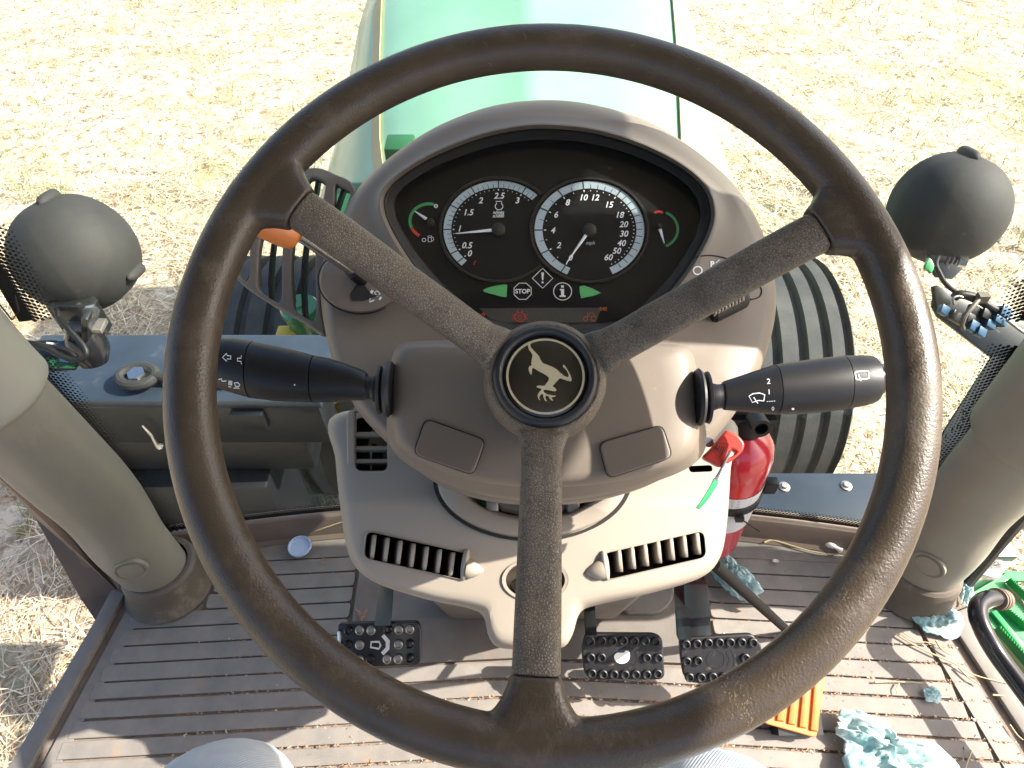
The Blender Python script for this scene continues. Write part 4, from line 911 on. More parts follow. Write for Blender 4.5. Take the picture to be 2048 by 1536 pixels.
def controls_on_binnacle():
    # left: raised round pod with cross slot, icons
    t = thing('shuttle_lever', 'orange tipped reverser lever on a round pod left of the gauges', 'lever', P(712, 590, -.19))
    wl = -.192; c = (722, 560)
    def el(rx, ry, w, n=56, cc=c): return [P(cc[0] + rx * math.cos(a), cc[1] + ry * math.sin(a), w) for a in np.linspace(0, 2 * math.pi, n + 1)[:-1]]
    m = MB(); m.loft([el(84, 66, wl - .014), el(83, 65, wl - .002), el(80, 62.5, wl), el(40, 31, wl + .0008), el(10, 8, wl + .001)]); part('round_pod', m, 'taupe_dark', t, smooth=40)
    m = MB(); m.loft([el(87, 69, wl - .0125), el(87, 69, wl - .0105), el(84.5, 66.3, wl - .0105)], False, False); part('pod_groove', m, 'gap_black', t)
    S = Ink(); S.poly(rounded([(690, 540), (722, 560), (744, 590), (760, 590), (726, 602), (703, 602), (699, 590), (708, 575), (716, 566), (690, 547)], 3)); S.lay('slot', 'gap_black', t, 'round_pod', .0006)
    I = Ink(); o = lambda x, y: (420 + x * .2473, 320 + y * .2473)
    I.stroke([o(1330, 1072), o(1352, 1058), o(1375, 1082), o(1352, 1102)], 2.2, True); I.poly([o(1293, 1072), o(1305, 1048), o(1325, 1058), o(1312, 1084)]); I.poly([o(1362, 1125), o(1380, 1102), o(1392, 1112), o(1375, 1136)])
    I.stroke([o(1330, 1130), o(1292, 1148)], 2.2); I.stroke([o(1298, 1112), o(1290, 1150), o(1322, 1140)], 2.2)
    I.poly([o(1005, 818), o(1016, 815), o(1020, 828), o(1009, 832)]); I.poly([o(1035, 845), o(1048, 842), o(1052, 852), o(1040, 857)])
    o_ = I.lay('lever_symbols', 'print_white', t, 'round_pod', .0005)
    a, b = P(738, 572, wl - .01), P(705, 545, wl + .012)
    m = MB(); m.tube([a, b], [.0062, .0055], 14); part('boot_sleeve', m, 'black_plastic', t)
    tip = P(597, 474, wl + .075)
    m = MB(); m.tube([b, b + (tip - b) * .5, tip], [.0034, .0034, .0034], 14); part('rod', m, 'steel', t, smooth=60)
    e = P(503, 430, wl + .098); dv = (e - tip).normalized()
    m = MB(); L = (e - tip).length; sd = dv.cross(WN).normalized()
    pr = [(0, .0065), (.05, .0095), (.08, .0105), (.3, .0118), (.7, .0120), (.92, .0108), (1.0, .007)]
    m.loft([[tip + dv * L * f + sd * math.cos(q) * r * 1.12 + sd.cross(dv) * math.sin(q) * r * .8 for q in np.linspace(0, 2 * math.pi, 21)[:-1]] for f, r in pr]); part('orange_knob', m, 'orange_plastic', t, smooth=50)
    m = MB(); p0 = tip + dv * .0035; m.box(p0 + dv * .003, (dv, sd, sd.cross(dv)), (.0045, .0085, .0025)); m.box(p0 + dv * .003, (dv, sd, sd.cross(dv)), (.0045, .0018, .0070)); part('knob_cross_rib', m, 'orange_plastic', t, bevel=.0006)
    # right: flush oval light switch with engraved outline, symbols and knurled wheel
    t = thing('light_switch', 'flush oval light switch with knurled thumbwheel right of the gauges', 'switch', P(1430, 560, -.2))
    def surf(px, py, off=.0):
        bv = BVHTree.FromPolygons(*WORLD['binnacle_shell']); d = ray(px, py).normalized(); h = bv.ray_cast(CAM, d); return h[0] - d * off
    E1 = [(1342, 575), (1350, 548), (1368, 527), (1395, 514), (1425, 511), (1460, 520), (1490, 540), (1515, 566), (1523, 580), (1520, 592), (1508, 598), (1490, 598), (1480, 590), (1440, 600), (1400, 615), (1365, 622), (1345, 605)]
    pl = catmull(E1, 4); m = MB(); m.tube([surf(x, y, .0002) for x, y in pl] + [surf(*pl[0], .0002)], .0006, 6, caps=False); part('switch_outline', m, 'gap_black', t)
    I = Ink(); I.arc(1395.5, 541, 8.6, 8, 0, 360, 2.6, 22); I.text("P", 1425, 528, 11, bold=.03); I.stroke([(1432, 526), (1439, 519)], 1.6); I.stroke([(1433, 529), (1441, 527)], 1.6); I.stroke([(1432, 532), (1438, 535)], 1.6)
    I.lay('switch_symbols', 'print_white', t, 'binnacle_shell', .0006)
    a = surf(1418, 622, .001); b = surf(1482, 590, .001); ax = (b - a).normalized(); Lh = (b - a).length
    m = MB(); m.lathe([(0, -.002), (.010, -.002), (.012, .001), (.012, Lh - .001), (.010, Lh + .002), (0, Lh + .002)], a - WN * .001, ax, 28); part('thumbwheel', m, 'black_plastic', t, smooth=30)
    for k in range(9):
        m = MB(); f = .08 + .84 * k / 8; p = a + ax * Lh * f + WN * .0095; m.box(p, (ax, WV, WN), (.0012, .0085, .0028)); part('grip_ridge', m, 'beige_fin', t, bevel=.0005)
controls_on_binnacle()

def side_grille():
    t = thing('defroster_grille', 'taupe curved side grille with long open slots left of the binnacle', 'grille', P(600, 640, -.27))
    wg = -.25; o = lambda x, y: (420 + x * .2473, 320 + y * .2473)
    OUT = [(612, 336), (640, 335), (668, 346), (706, 368), (712, 420), (690, 470), (655, 520), (642, 600), (648, 668), (600, 640), (540, 606), (478, 562), (455, 520), (470, 470), (490, 430), (540, 380), (580, 350)]
    out = catmull(OUT, 5)
    sl = [[(622, 349), (650, 362), (648, 400), (628, 470), (618, 540), (606, 600), (598, 616), (586, 612), (580, 595), (585, 520), (594, 450), (606, 390)][:0],]
    slots = [
        catmull([o(790, 165), o(850, 140), o(930, 170), o(955, 200), o(930, 320), o(900, 420), o(870, 560), o(855, 760), o(860, 1000), o(865, 1180), o(855, 1270), o(820, 1295), o(700, 1235), o(655, 1180), o(635, 1000), o(635, 800), o(665, 560), o(720, 350)], 3),
        catmull([o(1010, 195), o(1060, 215), o(1140, 250), o(1135, 300), o(1080, 420), o(1020, 430), o(990, 420), o(1000, 300)], 3),
        catmull([o(600, 560), o(600, 700), o(590, 900), o(592, 1080), o(580, 1135), o(545, 1148), o(430, 1085), o(380, 1040), o(368, 990), o(370, 800), o(395, 640), o(440, 540), o(520, 500)], 3),
        catmull([o(320, 640), o(325, 760), o(320, 900), o(305, 965), o(270, 972), o(225, 930), o(215, 850), o(240, 720), o(285, 620)], 3)]
    slots = [[(sum(p[0] for p in q) / len(q) + (p[0] - sum(p[0] for p in q) / len(q)) * .84, p[1]) for p in q] for q in slots]
    pl = pxplate([out] + slots, wg, .010, .0022); part('grille_frame', pl, 'taupe_dark', t)
    # darker blades standing inside the slots
    for pts in ([o(880, 130), o(850, 300), o(800, 560), o(765, 800), o(755, 1000), o(765, 1230), o(775, 1290)], [o(560, 480), o(520, 640), o(498, 850), o(490, 1000), o(500, 1120)], [o(1085, 230), o(1050, 330), o(1020, 430)], [o(950, 330), o(930, 430), o(900, 560)]):
        pp = catmull(pts, 5, False); m = MB()
        m.loft([[P(x - 5, y, wg - .004), P(x + 2, y, wg - .004), P(x + 8, y, wg - .028), P(x + 3, y, wg - .028)] for x, y in pp]); part('blade', m, 'black_plastic', t)
    for pts in ([o(400, 560), o(385, 800), o(400, 1020)], [o(690, 560), o(655, 850), o(675, 1160)]):
        pp = catmull(pts, 6, False); m = MB(); m.loft([[P(x - 3, y, wg - .006), P(x + 2, y, wg - .006), P(x + 6, y, wg - .020), P(x + 2, y, wg - .020)] for x, y in pp]); part('frame_return', m, 'taupe_dark', t)
side_grille()

# ================================================================== steering column cover, stalks
col = thing('steering_column', 'taupe steering column cover with two blank rectangular caps under the wheel', 'steering column', P(1088, 980, -.2))
def column():
    c = (1088, 815)
    O = [(781, 760), (783, 722), (796, 694), (830, 683), (1000, 681), (1180, 684), (1345, 689), (1380, 701), (1392, 740), (1396, 800), (1399, 860), (1386, 905), (1335, 938), (1210, 966), (1088, 974), (965, 964), (865, 934), (800, 900), (783, 860), (780, 810)]
    O2 = [(786, 770), (788, 730), (800, 700), (830, 688), (1000, 686), (1180, 688), (1340, 692), (1375, 703), (1388, 740), (1398, 800), (1412, 868), (1400, 915), (1340, 952), (1212, 988), (1088, 1001), (962, 988), (850, 948), (790, 905), (775, 862), (778, 810)]
    r, q = radial(O, c, 200); r2, _ = radial(O2, c, 200)
    rings = [ringpx(r2 * .9, q, c, -.215), ringpx(r2, q, c, -.165), ringpx(r2 + 1, q, c, -.150), ringpx(r2 - 1, q, c, -.146), ringpx(r2 * .985, q, c, -.144), ringpx(r2 * .975, q, c, -.139)]
    for ins, w in ((-1, -.128), (0, -.122), (3, -.116), (9, -.111), (18, -.1075), (30, -.106), (70, -.105)): rings.append(ringpx(r - ins, q, c, w))
    for f in (.6, .3, .05): rings.append(ringpx((r - 70) * f, q, c, -.1045))
    mb = MB(); mb.loft(rings); part('column_shell', mb, 'taupe', col, smooth=50)
    for o in ([(851, 838), (971, 880), (946, 949), (827, 908)], [(1198, 886), (1324, 850), (1345, 914), (1217, 956)]):
        cx, cy = sum(p[0] for p in o) / 4, sum(p[1] for p in o) / 4
        g = rounded([(cx + (x - cx) * 1.03, cy + (y - cy) * 1.045) for x, y in o], 17, 5)
        part('cap_gap', pxplate([g], -.1034, .002), 'gap_black', col, smooth=0)
        part('blank_cap', pxplate([rounded(o, 16, 5)], -.1012, .004, .0011), 'taupe_dark', col)
    m = MB(); m.tube([P(1088, 800, -.13), P(1092, 765, -.06)], [.034, .030], 32); part('column_neck', m, 'taupe_dark', col)
column()

def stalk(label, secs, w, sgn):
    """secs: (x, ycentre, half height px, nominal w offset)"""
    t = thing('stalk_switch', label, 'stalk switch', P(secs[0][0], secs[0][1], w))
    return t
def lath(name, secs, w, mat_, t, n=40):
    m = MB(); rings = []
    for x, y, h in secs:
        c = P(x, y, w); r = (P(x, y - h, w) - P(x, y + h, w)).length / 2
        rings.append([c + WV * math.cos(a) * r + WN * math.sin(a) * r * .8 for a in np.linspace(0, 2 * math.pi, n + 1)[:-1]])
    m.loft(rings); return part(name, m, mat_, t, smooth=35)
def stalks():
    w = -.105
    t = thing('stalk_switch', 'black left stalk switch with white turn arrows and headlamp symbols', 'stalk switch', P(780, 780, w))
    lath('rubber_collar', [(784, 776, 52), (777, 778, 56), (771, 779, 53), (767, 780, 40), (763, 780, 47), (758, 780, 49), (754, 780, 30)], w - .004, 'black_rubber', t)
    lath('neck', [(760, 780, 24), (748, 778, 26), (742, 777, 22), (730, 775, 24)], w, 'black_plastic', t)
    lath('stalk_base', [(733, 772, 26), (728, 771, 29), (700, 766, 35), (660, 761, 43), (632, 758, 45.5), (628.5, 757.5, 45.5), (628, 757.5, 43)], w, 'black_plastic', t)
    lath('stalk_middle', [(627, 757.5, 43), (626.4, 757.5, 46), (590, 752, 50), (550, 747, 53.5), (508, 740, 55), (505.5, 739.5, 55), (505, 739.5, 52)], w, 'black_plastic', t)
    lath('stalk_grip', [(504, 739.5, 52), (503.5, 739.4, 55.3), (470, 731, 54), (446, 726.5, 51), (437, 725, 48), (432, 724, 42), (400, 722, 36), (398, 722, 10)], w, 'black_plastic', t)
    z = lambda x, y: (430 + x * .3257, 560 + y * .3257)
    I = Ink()
    I.stroke([z(46, 475), z(72, 450), z(74, 464), z(97, 466), z(96, 486), z(74, 484), z(72, 500)], 1.8, True)
    I.stroke([z(188, 493), z(160, 466), z(160, 480), z(138, 480), z(137, 497), z(160, 500), z(160, 515)], 1.8, True)
    I.stroke([z(22, 612), z(40, 606), z(44, 622), z(70, 620)], 1.8)
    for k in range(4): I.stroke([z(86 + k * 6, 617 + k), z(84 + k * 6, 645 + k)], 1.2)
    I.stroke([z(118, 632), z(140, 630), z(152, 642), z(146, 654), z(126, 652)], 1.8, True)
    I.stroke([z(114, 664), z(140, 662), z(150, 668)], 1.6); I.stroke([z(82, 654), z(100, 658)], 1.4)
    I.lay('stalk_symbols', 'print_white', t, 'stalk_grip', .0004)
    I = Ink(); I.arc(*z(489, 644), .9, .9, 0, 360, 1.4, 8); I.lay('stalk_dot', 'print_white', t, 'stalk_middle', .0004)
    t = thing('stalk_switch', 'black right wiper stalk with white wiper symbols and end button', 'stalk switch', P(1400, 790, w))
    lath('rubber_collar', [(1392, 793, 52), (1398, 794, 57), (1403, 795, 54), (1407, 795, 40), (1411, 795, 50), (1416, 795, 52), (1421, 795, 34)], w - .004, 'black_rubber', t)
    lath('neck', [(1415, 795, 24), (1426, 794, 27), (1436, 793, 24), (1446, 792, 24)], w, 'black_plastic', t)
    lath('stalk_base', [(1444, 792, 24), (1447, 791.5, 28), (1500, 785, 39), (1547, 779.5, 48.5), (1550, 779.2, 49), (1550.6, 779, 46)], w, 'black_plastic', t)
    lath('stalk_middle', [(1551, 779, 46), (1551.6, 779, 49.2), (1600, 775, 52), (1640, 770.5, 53), (1683, 765.5, 53), (1687, 765, 52.6), (1687.5, 765, 50)], w, 'black_plastic', t)
    lath('stalk_grip', [(1688, 764.8, 50), (1688.6, 764.8, 52.6), (1720, 761.5, 50), (1740, 759.5, 47), (1749, 758.6, 44), (1753, 758, 38), (1753.5, 758, 34)], w, 'black_plastic', t)
    lath('end_button', [(1753, 758, 33), (1759, 757.6, 32.5), (1764, 757, 29), (1765, 757, 10)], w, 'black_gloss', t)
    z = lambda x, y: (1340 + x * .2864, 460 + y * .2864)
    I = Ink(); I.text("2", *z(689, 1056), 10.5, rot=-3); I.text("1", *z(692, 1130), 10.5, rot=-3); I.text("0", *z(719, 1248), 7.5, bold=.02)
    I.stroke([z(552, 1160), z(580, 1143), z(625, 1138), z(662, 1150), z(655, 1194), z(620, 1190), z(575, 1204)], 2.0, True); I.stroke([z(584, 1168), z(614, 1212)], 1.9)
    for k in range(4): I.stroke([z(676 + k * 16, 1198 - k), z(686 + k * 16, 1197 - k)], 1.5)
    I.lay('wiper_symbols', 'print_white', t, 'stalk_base', .0004)
    I = Ink(); I.arc(*z(859, 1250), 2.0, 1.2, 0, 360, 2.2, 10); I.lay('stalk_dot', 'print_white', t, 'stalk_middle', .0004)
    I = Ink(); I.text("1", *z(1232, 958), 7.6, rot=-3); I.text("0", *z(1253, 1093), 7.6, bold=.02); I.stroke(rounded([z(1292, 990), z(1386, 982), z(1394, 1036), z(1300, 1046)], 4), 2.0, True)
    I.stroke([z(1316, 1008), z(1333, 1055)], 1.9)
    for k in range(4): I.stroke([z(1220 + k * 17, 1026 - k), z(1230 + k * 17, 1025 - k)], 1.4)
    I.lay('wiper_symbols', 'print_white', t, 'stalk_grip', .0004)
stalks()

# ================================================================== steering wheel
sw = thing('steering_wheel', 'worn brown steering wheel with three spokes and a deer emblem hub', 'steering wheel', WC)
HC = P(1091, 752, -.05) - WC; HU, HV = HC.dot(WU), HC.dot(WV)
def steering_wheel():
    def Lp(px, py, w):
        q = P(px, py, w) - WC; return np.array([q.dot(WU), q.dot(WV)])
    sp = []
    for (ax_, ay_, seam) in ((545, 388, (628, 425)), (1690, 442, (1605, 478)), (1068, 1450, (1068, 1337))):
        p = Lp(ax_, ay_, -.004); dirv = p / np.linalg.norm(p); s = Lp(*seam, -.018); rs = (s - np.array([HU, HV])).dot(dirv); sp.append((dirv, rs))
    wof = lambda r: -.050 * (0.5 + 0.5 * math.cos(math.pi * min(1, max(0, (r - .03) / .165))))
    def sect(dirv, r, a, b, w, n=28, sq=3.0):
        sd = np.array([-dirv[1], dirv[0]]); c = dirv * r + np.array([HU, HV]) * (1 - min(1, r / .19)); out = []
        for k in range(n):
            t = 2 * math.pi * k / n; cx, cy = math.cos(t), math.sin(t); cx = math.copysign(abs(cx) ** (2 / sq), cx); cy = math.copysign(abs(cy) ** (2 / sq), cy)
            q = c + sd * a * cx; out.append(W(q[0], q[1], w + b * cy))
        return out
    # rim with its three stubs, fused into one skin
    mb = MB(); n1, n2 = 180, 28
    rings = [[W((.2 + .0138 * math.cos(b)) * math.cos(a), (.2 + .0138 * math.cos(b)) * math.sin(a), .0132 * math.sin(b)) for b in np.linspace(0, 2 * math.pi, n2 + 1)[:-1]] for a in np.linspace(0, 2 * math.pi, n1 + 1)[:-1]]
    rings.append(rings[0]); mb.loft(rings, False, False)
    for dirv, rs in sp:
        L = .2 - rs; rr = []
        for f in np.linspace(0, 1, 14):
            r = rs + L * f; fl = max(0, (r - .158) / .042); a = .0125 + .028 * fl ** 2.5; b = .0075 + .0038 * min(1, fl)
            rr.append(sect(dirv, r, a, b, wof(r)))
        mb.loft(rr)
    me = mesh_of(mb, smooth=0); me = eval_mesh(me, [('REMESH', dict(mode='VOXEL', voxel_size=.0013)), ('SMOOTH', dict(factor=.5, iterations=9))]); smooth_all(me, 180)
    link('rim', me, 'rim_leather', sw)
    # hub with the three spoke covers
    mb = MB(); hc = W(HU, HV, 0)
    mb.lathe([(.020, -.088), (.033, -.086), (.0375, -.078), (.0395, -.066), (.0392, -.058), (.037, -.0525), (.034, -.050), (.0315, -.0515), (.030, -.056), (.001, -.056)], hc, WN, 72)
    for dirv, rs in sp:
        rr = []
        for f in np.linspace(0, 1, 20):
            r = .012 + (rs - .0002 - .012) * f; fl = max(0, 1 - (r - .036) / .016) if r > .036 else 1; a = .0125 + .0035 * fl ** 2; b = .0068 + .0009
            w = wof(r) - (.006 if r < .04 else .006 * max(0, 1 - (r - .04) / .03)); rr.append(sect(dirv, r, a, b, w - (.008 if r < .034 else 0)))
        mb.loft(rr)
    me = mesh_of(mb, smooth=0); me = eval_mesh(me, [('REMESH', dict(mode='VOXEL', voxel_size=.0010)), ('SMOOTH', dict(factor=.5, iterations=7))]); smooth_all(me, 180)
    link('hub_and_spokes', me, 'spoke_leather', sw)
    hb = part('hub_ring', MB().lathe([(.0335, -.056), (.0332, -.0505), (.0315, -.0475), (.0292, -.0468), (.0272, -.0485), (.0268, -.052)], hc, WN, 72, caps=False), 'hub_dark', sw, smooth=60)
    em = part('emblem', MB().lathe([(0, -.0505), (.0262, -.0505), (.0268, -.051), (.0268, -.056)], hc, WN, 72, caps=False), 'emblem_black', sw, smooth=40)
    part('emblem_ring', MB().lathe([(.0232, -.0505), (.0232, -.0500), (.0246, -.0500), (.0246, -.0505)], hc + Vector((0, 0, 0)), WN, 96, caps=False), 'emblem_gold', em, smooth=20)
    D = [(635, 370), (660, 368), (665, 408), (682, 430), (720, 468), (757, 508), (775, 548), (797, 582), (850, 603), (910, 628), (955, 656), (990, 690), (1030, 722), (1070, 738), (1083, 732), (1078, 700), (1062, 665), (1040, 642), (1020, 630), (1021, 600), (1040, 612), (1062, 645), (1085, 685), (1104, 722), (1115, 765), (1106, 783), (1085, 781), (1040, 766), (986, 748), (958, 776), (930, 808), (903, 836), (930, 855), (948, 874), (942, 890), (920, 892), (880, 882), (850, 878), (822, 873), (806, 884), (808, 900), (832, 917), (862, 931), (902, 938), (944, 940), (932, 950), (895, 957), (898, 972), (910, 990), (903, 997), (884, 985), (868, 962), (856, 944), (836, 940), (827, 955), (832, 978), (842, 998), (833, 1002), (815, 985), (805, 955), (800, 925), (786, 922), (768, 940), (760, 962), (770, 984), (760, 989), (746, 965), (741, 935), (755, 905), (776, 883), (786, 866), (760, 858), (730, 846), (735, 834), (765, 828), (792, 833), (818, 830), (842, 802), (864, 770), (864, 742), (848, 724), (800, 695), (750, 670), (712, 646), (690, 632), (680, 650), (680, 680), (673, 713), (660, 702), (646, 672), (642, 640), (652, 618), (677, 608), (673, 585), (674, 555), (682, 520), (686, 495), (668, 463), (645, 433), (638, 405)]
    e0 = P(940 + 828 * .18234, 620 + 725 * .18234, -.05); sh = hc + WN * -.05 - e0
    ol = []
    for x, y in D:
        q = P(940 + x * .18234, 620 + y * .18234, -.05) + sh - WC; ol.append((q.dot(WU), q.dot(WV)))
    part('deer_figure', plate([ol], WC + WN * -.0499, WU, WV, WN, .0006), 'emblem_gold', em, smooth=0)
steering_wheel()

# ================================================================== pedals
def pedal(label, quad, studs, z, name='pedal', pm='black_rubber', sm='black_rubber', sticker=None, arm=None, extra=None, corner=10):
    """quad: pixel outline of the pad; the pad lies on a gently tilted plane z above the floor"""
    c = at(sum(q[0] for q in quad) / len(quad), sum(q[1] for q in quad) / len(quad), 1); cp = hz(sum(q[0] for q in quad) / len(quad), sum(q[1] for q in quad) / len(quad), z)
    N = Vector((0, -math.sin(R_(38)), math.cos(R_(38)))); V = Vector((0, math.cos(R_(38)), math.sin(R_(38))))
    def pp(x, y, off=0):
        o = cp + N * off; d = ray(x, y); return CAM + d * ((o - CAM).dot(N) / d.dot(N))
    def l2(x, y):
        q = pp(x, y) - cp; return (q.x, q.dot(V))
    t = thing(name, label, 'pedal', cp - N * .02)
    o = rounded([l2(*q) for q in quad], corner / F * .85, 4)
    part('rubber_pad', plate([o], cp, RT, V, N, .009, .002), pm, t)
    for i, (x, y) in enumerate(studs):
        p = pp(x, y, 0); m = MB(); m.lathe([(.0058, -.001), (.0056, .0035), (.0044, .0042), (.0036, .0034), (.0034, .0012), (0, .001)], p, N, 18); part('stud', m, sm if (i % 3) else pm, t, smooth=40)
    if arm:
        for pts, wd in arm:
            m = MB(); m.loft([[p + RT * -wd, p + RT * wd, p + RT * wd + Vector((0, .008, -.006)), p + RT * -wd + Vector((0, .008, -.006))] for p in pts]); part('pedal_arm', m, 'bracket_black', t, bevel=.001)
    m = MB(); q = cp - N * .012; m.box(q, (RT, V, N), (.028, .020, .005)); part('pedal_plate', m, 'bracket_black', t, bevel=.002)
    return t, pp, N, V, cp
z5 = lambda x, y: (250 + x * .3662, 1250 + y * .3662)
z6 = lambda x, y: (1000 + x * .3418, 1250 + y * .3418)
lst = [z5(*p) for p in ((1222, 30), (1283, 27), (1346, 27), (1438, 24), (1497, 24), (1557, 22), (1218, 108), (1283, 107), (1495, 104), (1555, 103), (1220, 190), (1282, 188), (1342, 187), (1433, 184), (1493, 183), (1555, 181))]
t, pp, N_, V_, cp = pedal('glossy black clutch pedal with worn white logo patch left of the console', [(675, 1247), (836, 1243), (842, 1258), (841, 1326), (832, 1331), (690, 1336), (678, 1330)], lst, .10, name='clutch_pedal', pm='black_gloss', sm='steel_dull',  # pale steel on most studs stands in for white reflections on their tops
    arm=[([at(770, 1170, .92), at(768, 1210, .88), at(764, 1252, .84)], .010)])
i_ = Ink(); i_.stroke([z5(1345, 92), z5(1388, 92), z5(1396, 112), z5(1386, 130), z5(1342, 122)], 4, True); i_.poly([z5(1400, 62), z5(1416, 50), z5(1446, 84), z5(1444, 132), z5(1412, 166), z5(1398, 150), z5(1424, 122), z5(1424, 92)])
i_.lay('worn_logo', 'ext_label', t, 'rubber_pad', .0006)
m = MB(); m.tube([pp(678, 1262, .002), pp(679, 1282, .002), pp(681, 1298, .002)], .0026, 8); part('chrome_edge', m, 'steel', t)
bst = [z6(*p) for p in ((528, 92), (594, 90), (658, 90), (720, 88), (784, 90), (848, 90), (910, 95), (530, 187), (592, 187), (857, 188), (925, 190), (537, 280), (602, 285), (665, 285), (729, 286), (793, 286), (857, 286), (920, 282))]
t, pp, N_, V_, cp = pedal('black brake pedal with round studs and a peeling white sticker', [(1171, 1267), (1310, 1268), (1325, 1277), (1330, 1352), (1322, 1360), (1180, 1360), (1168, 1345), (1163, 1300)], bst, .10, name='brake_pedal',
    arm=[([at(1178, 1185, .92), at(1180, 1225, .87), at(1183, 1272, .83)], .007)])
i_ = Ink(); i_.arc(*z6(744, 190), 20, 20, 0, 360, 1.4, 30); i_.lay('pad_ring', 'gap_black', t, 'rubber_pad', .0006)
i_ = Ink(); i_.poly(catmull([z6(668, 182), z6(690, 160), z6(748, 150), z6(760, 180), z6(750, 212), z6(715, 227), z6(680, 215)], 4)); i_.lay('sticker', 'glove_white', t, 'rubber_pad', .0008)
i_ = Ink(); i_.poly([z6(690, 150), z6(712, 146), z6(735, 152), z6(725, 162), z6(692, 163)]); i_.lay('sticker_scrap', 'blue_plug', t, 'rubber_pad', .0009)
rst = [z6(*p) for p in ((1086, 110), (1150, 107), (1215, 102), (1280, 100), (1344, 99), (1410, 99), (1478, 100), (1090, 210), (1156, 207), (1432, 190), (1106, 303), (1174, 303), (1242, 300), (1306, 300))]
t, pp, N_, V_, cp = pedal('black brake pedal with angled corner right of the stickered pedal', [(1359, 1276), (1505, 1268), (1524, 1290), (1524, 1350), (1500, 1366), (1384, 1367), (1368, 1355), (1362, 1320)], rst, .10, name='brake_pedal',
    arm=[([at(1362, 1178, .94), at(1366, 1225, .88), at(1370, 1280, .83)], .0085), ([at(1392, 1168, .93), at(1396, 1225, .885), at(1396, 1272, .85)], .016)])
i_ = Ink(); i_.arc(*z6(1263, 202), 18, 18, 0, 360, 1.3, 30); i_.stroke([z6(1325, 160), z6(1352, 143), z6(1374, 190), z6(1372, 240), z6(1330, 245), z6(1345, 200), z6(1325, 160)], 1.3); i_.lay('pad_ring', 'gap_black', t, 'rubber_pad', .0006)
def accelerator():
    quad = [(1510, 1330), (1652, 1345), (1638, 1476), (1536, 1444)]; z = .035
    cp = hz(1600, 1420, z); N = Vector((.10, -.30, .95)).normalized(); U = (RT - N * N.x).normalized(); V = N.cross(U)
    def pp(x, y, off=0):
        o = cp + N * off; d = ray(x, y); return CAM + d * ((o - CAM).dot(N) / d.dot(N))
    def l2(x, y, off=0): q = pp(x, y, off) - cp; return (q.dot(U), q.dot(V))
    t = thing('accelerator_pedal', 'bright orange accelerator pedal with lengthwise ribs', 'pedal', cp - N * .02)
    q = [(1500, 1310), (1655, 1325), (1633, 1476), (1530, 1447)]
    part('pedal_board', plate([rounded([l2(*p) for p in q], .004)], cp, U, V, N, .006, .0012), 'orange_plastic', t)
    for i in range(5):
        xa, xb = 1548 + 20.5 * i, 1530 + 22.5 * i
        top = (xa + 8, 1330); bl = (xb + 8, 1436 + i * 6.6)
        rr = []
        for off, wd, e in ((0, 8.2, 0), (.0035, 5.6, 3)):
            rr.append([pp(bl[0] - wd, bl[1] - e, off), pp(bl[0] + wd, bl[1] + 2 - e, off), pp(top[0] + wd, top[1], off), pp(top[0] - wd, top[1], off)])
        m = MB(); m.loft(rr); part('pedal_rib', m, 'orange_plastic', t, bevel=.0006)
    m = MB(); m.box(cp - N * .02, (U, V, N), (.03, .03, .014)); part('pedal_foot', m, 'bracket_black', t)
accelerator()
mat('rod_black', (.008, .008, .008), .7, spec=.12)
m = MB(); a = P(1428, 1128, -.335); b = hz(1568, 1255, .05); m.tube(path([a, a + (b - a) * .5, b, b + (b - a) * .5]), .0062, 12)
single('tilt_lever_rod', m, 'rod_black', 'straight black rod reaching from the console down to the orange pedal', 'rod', smooth=60)

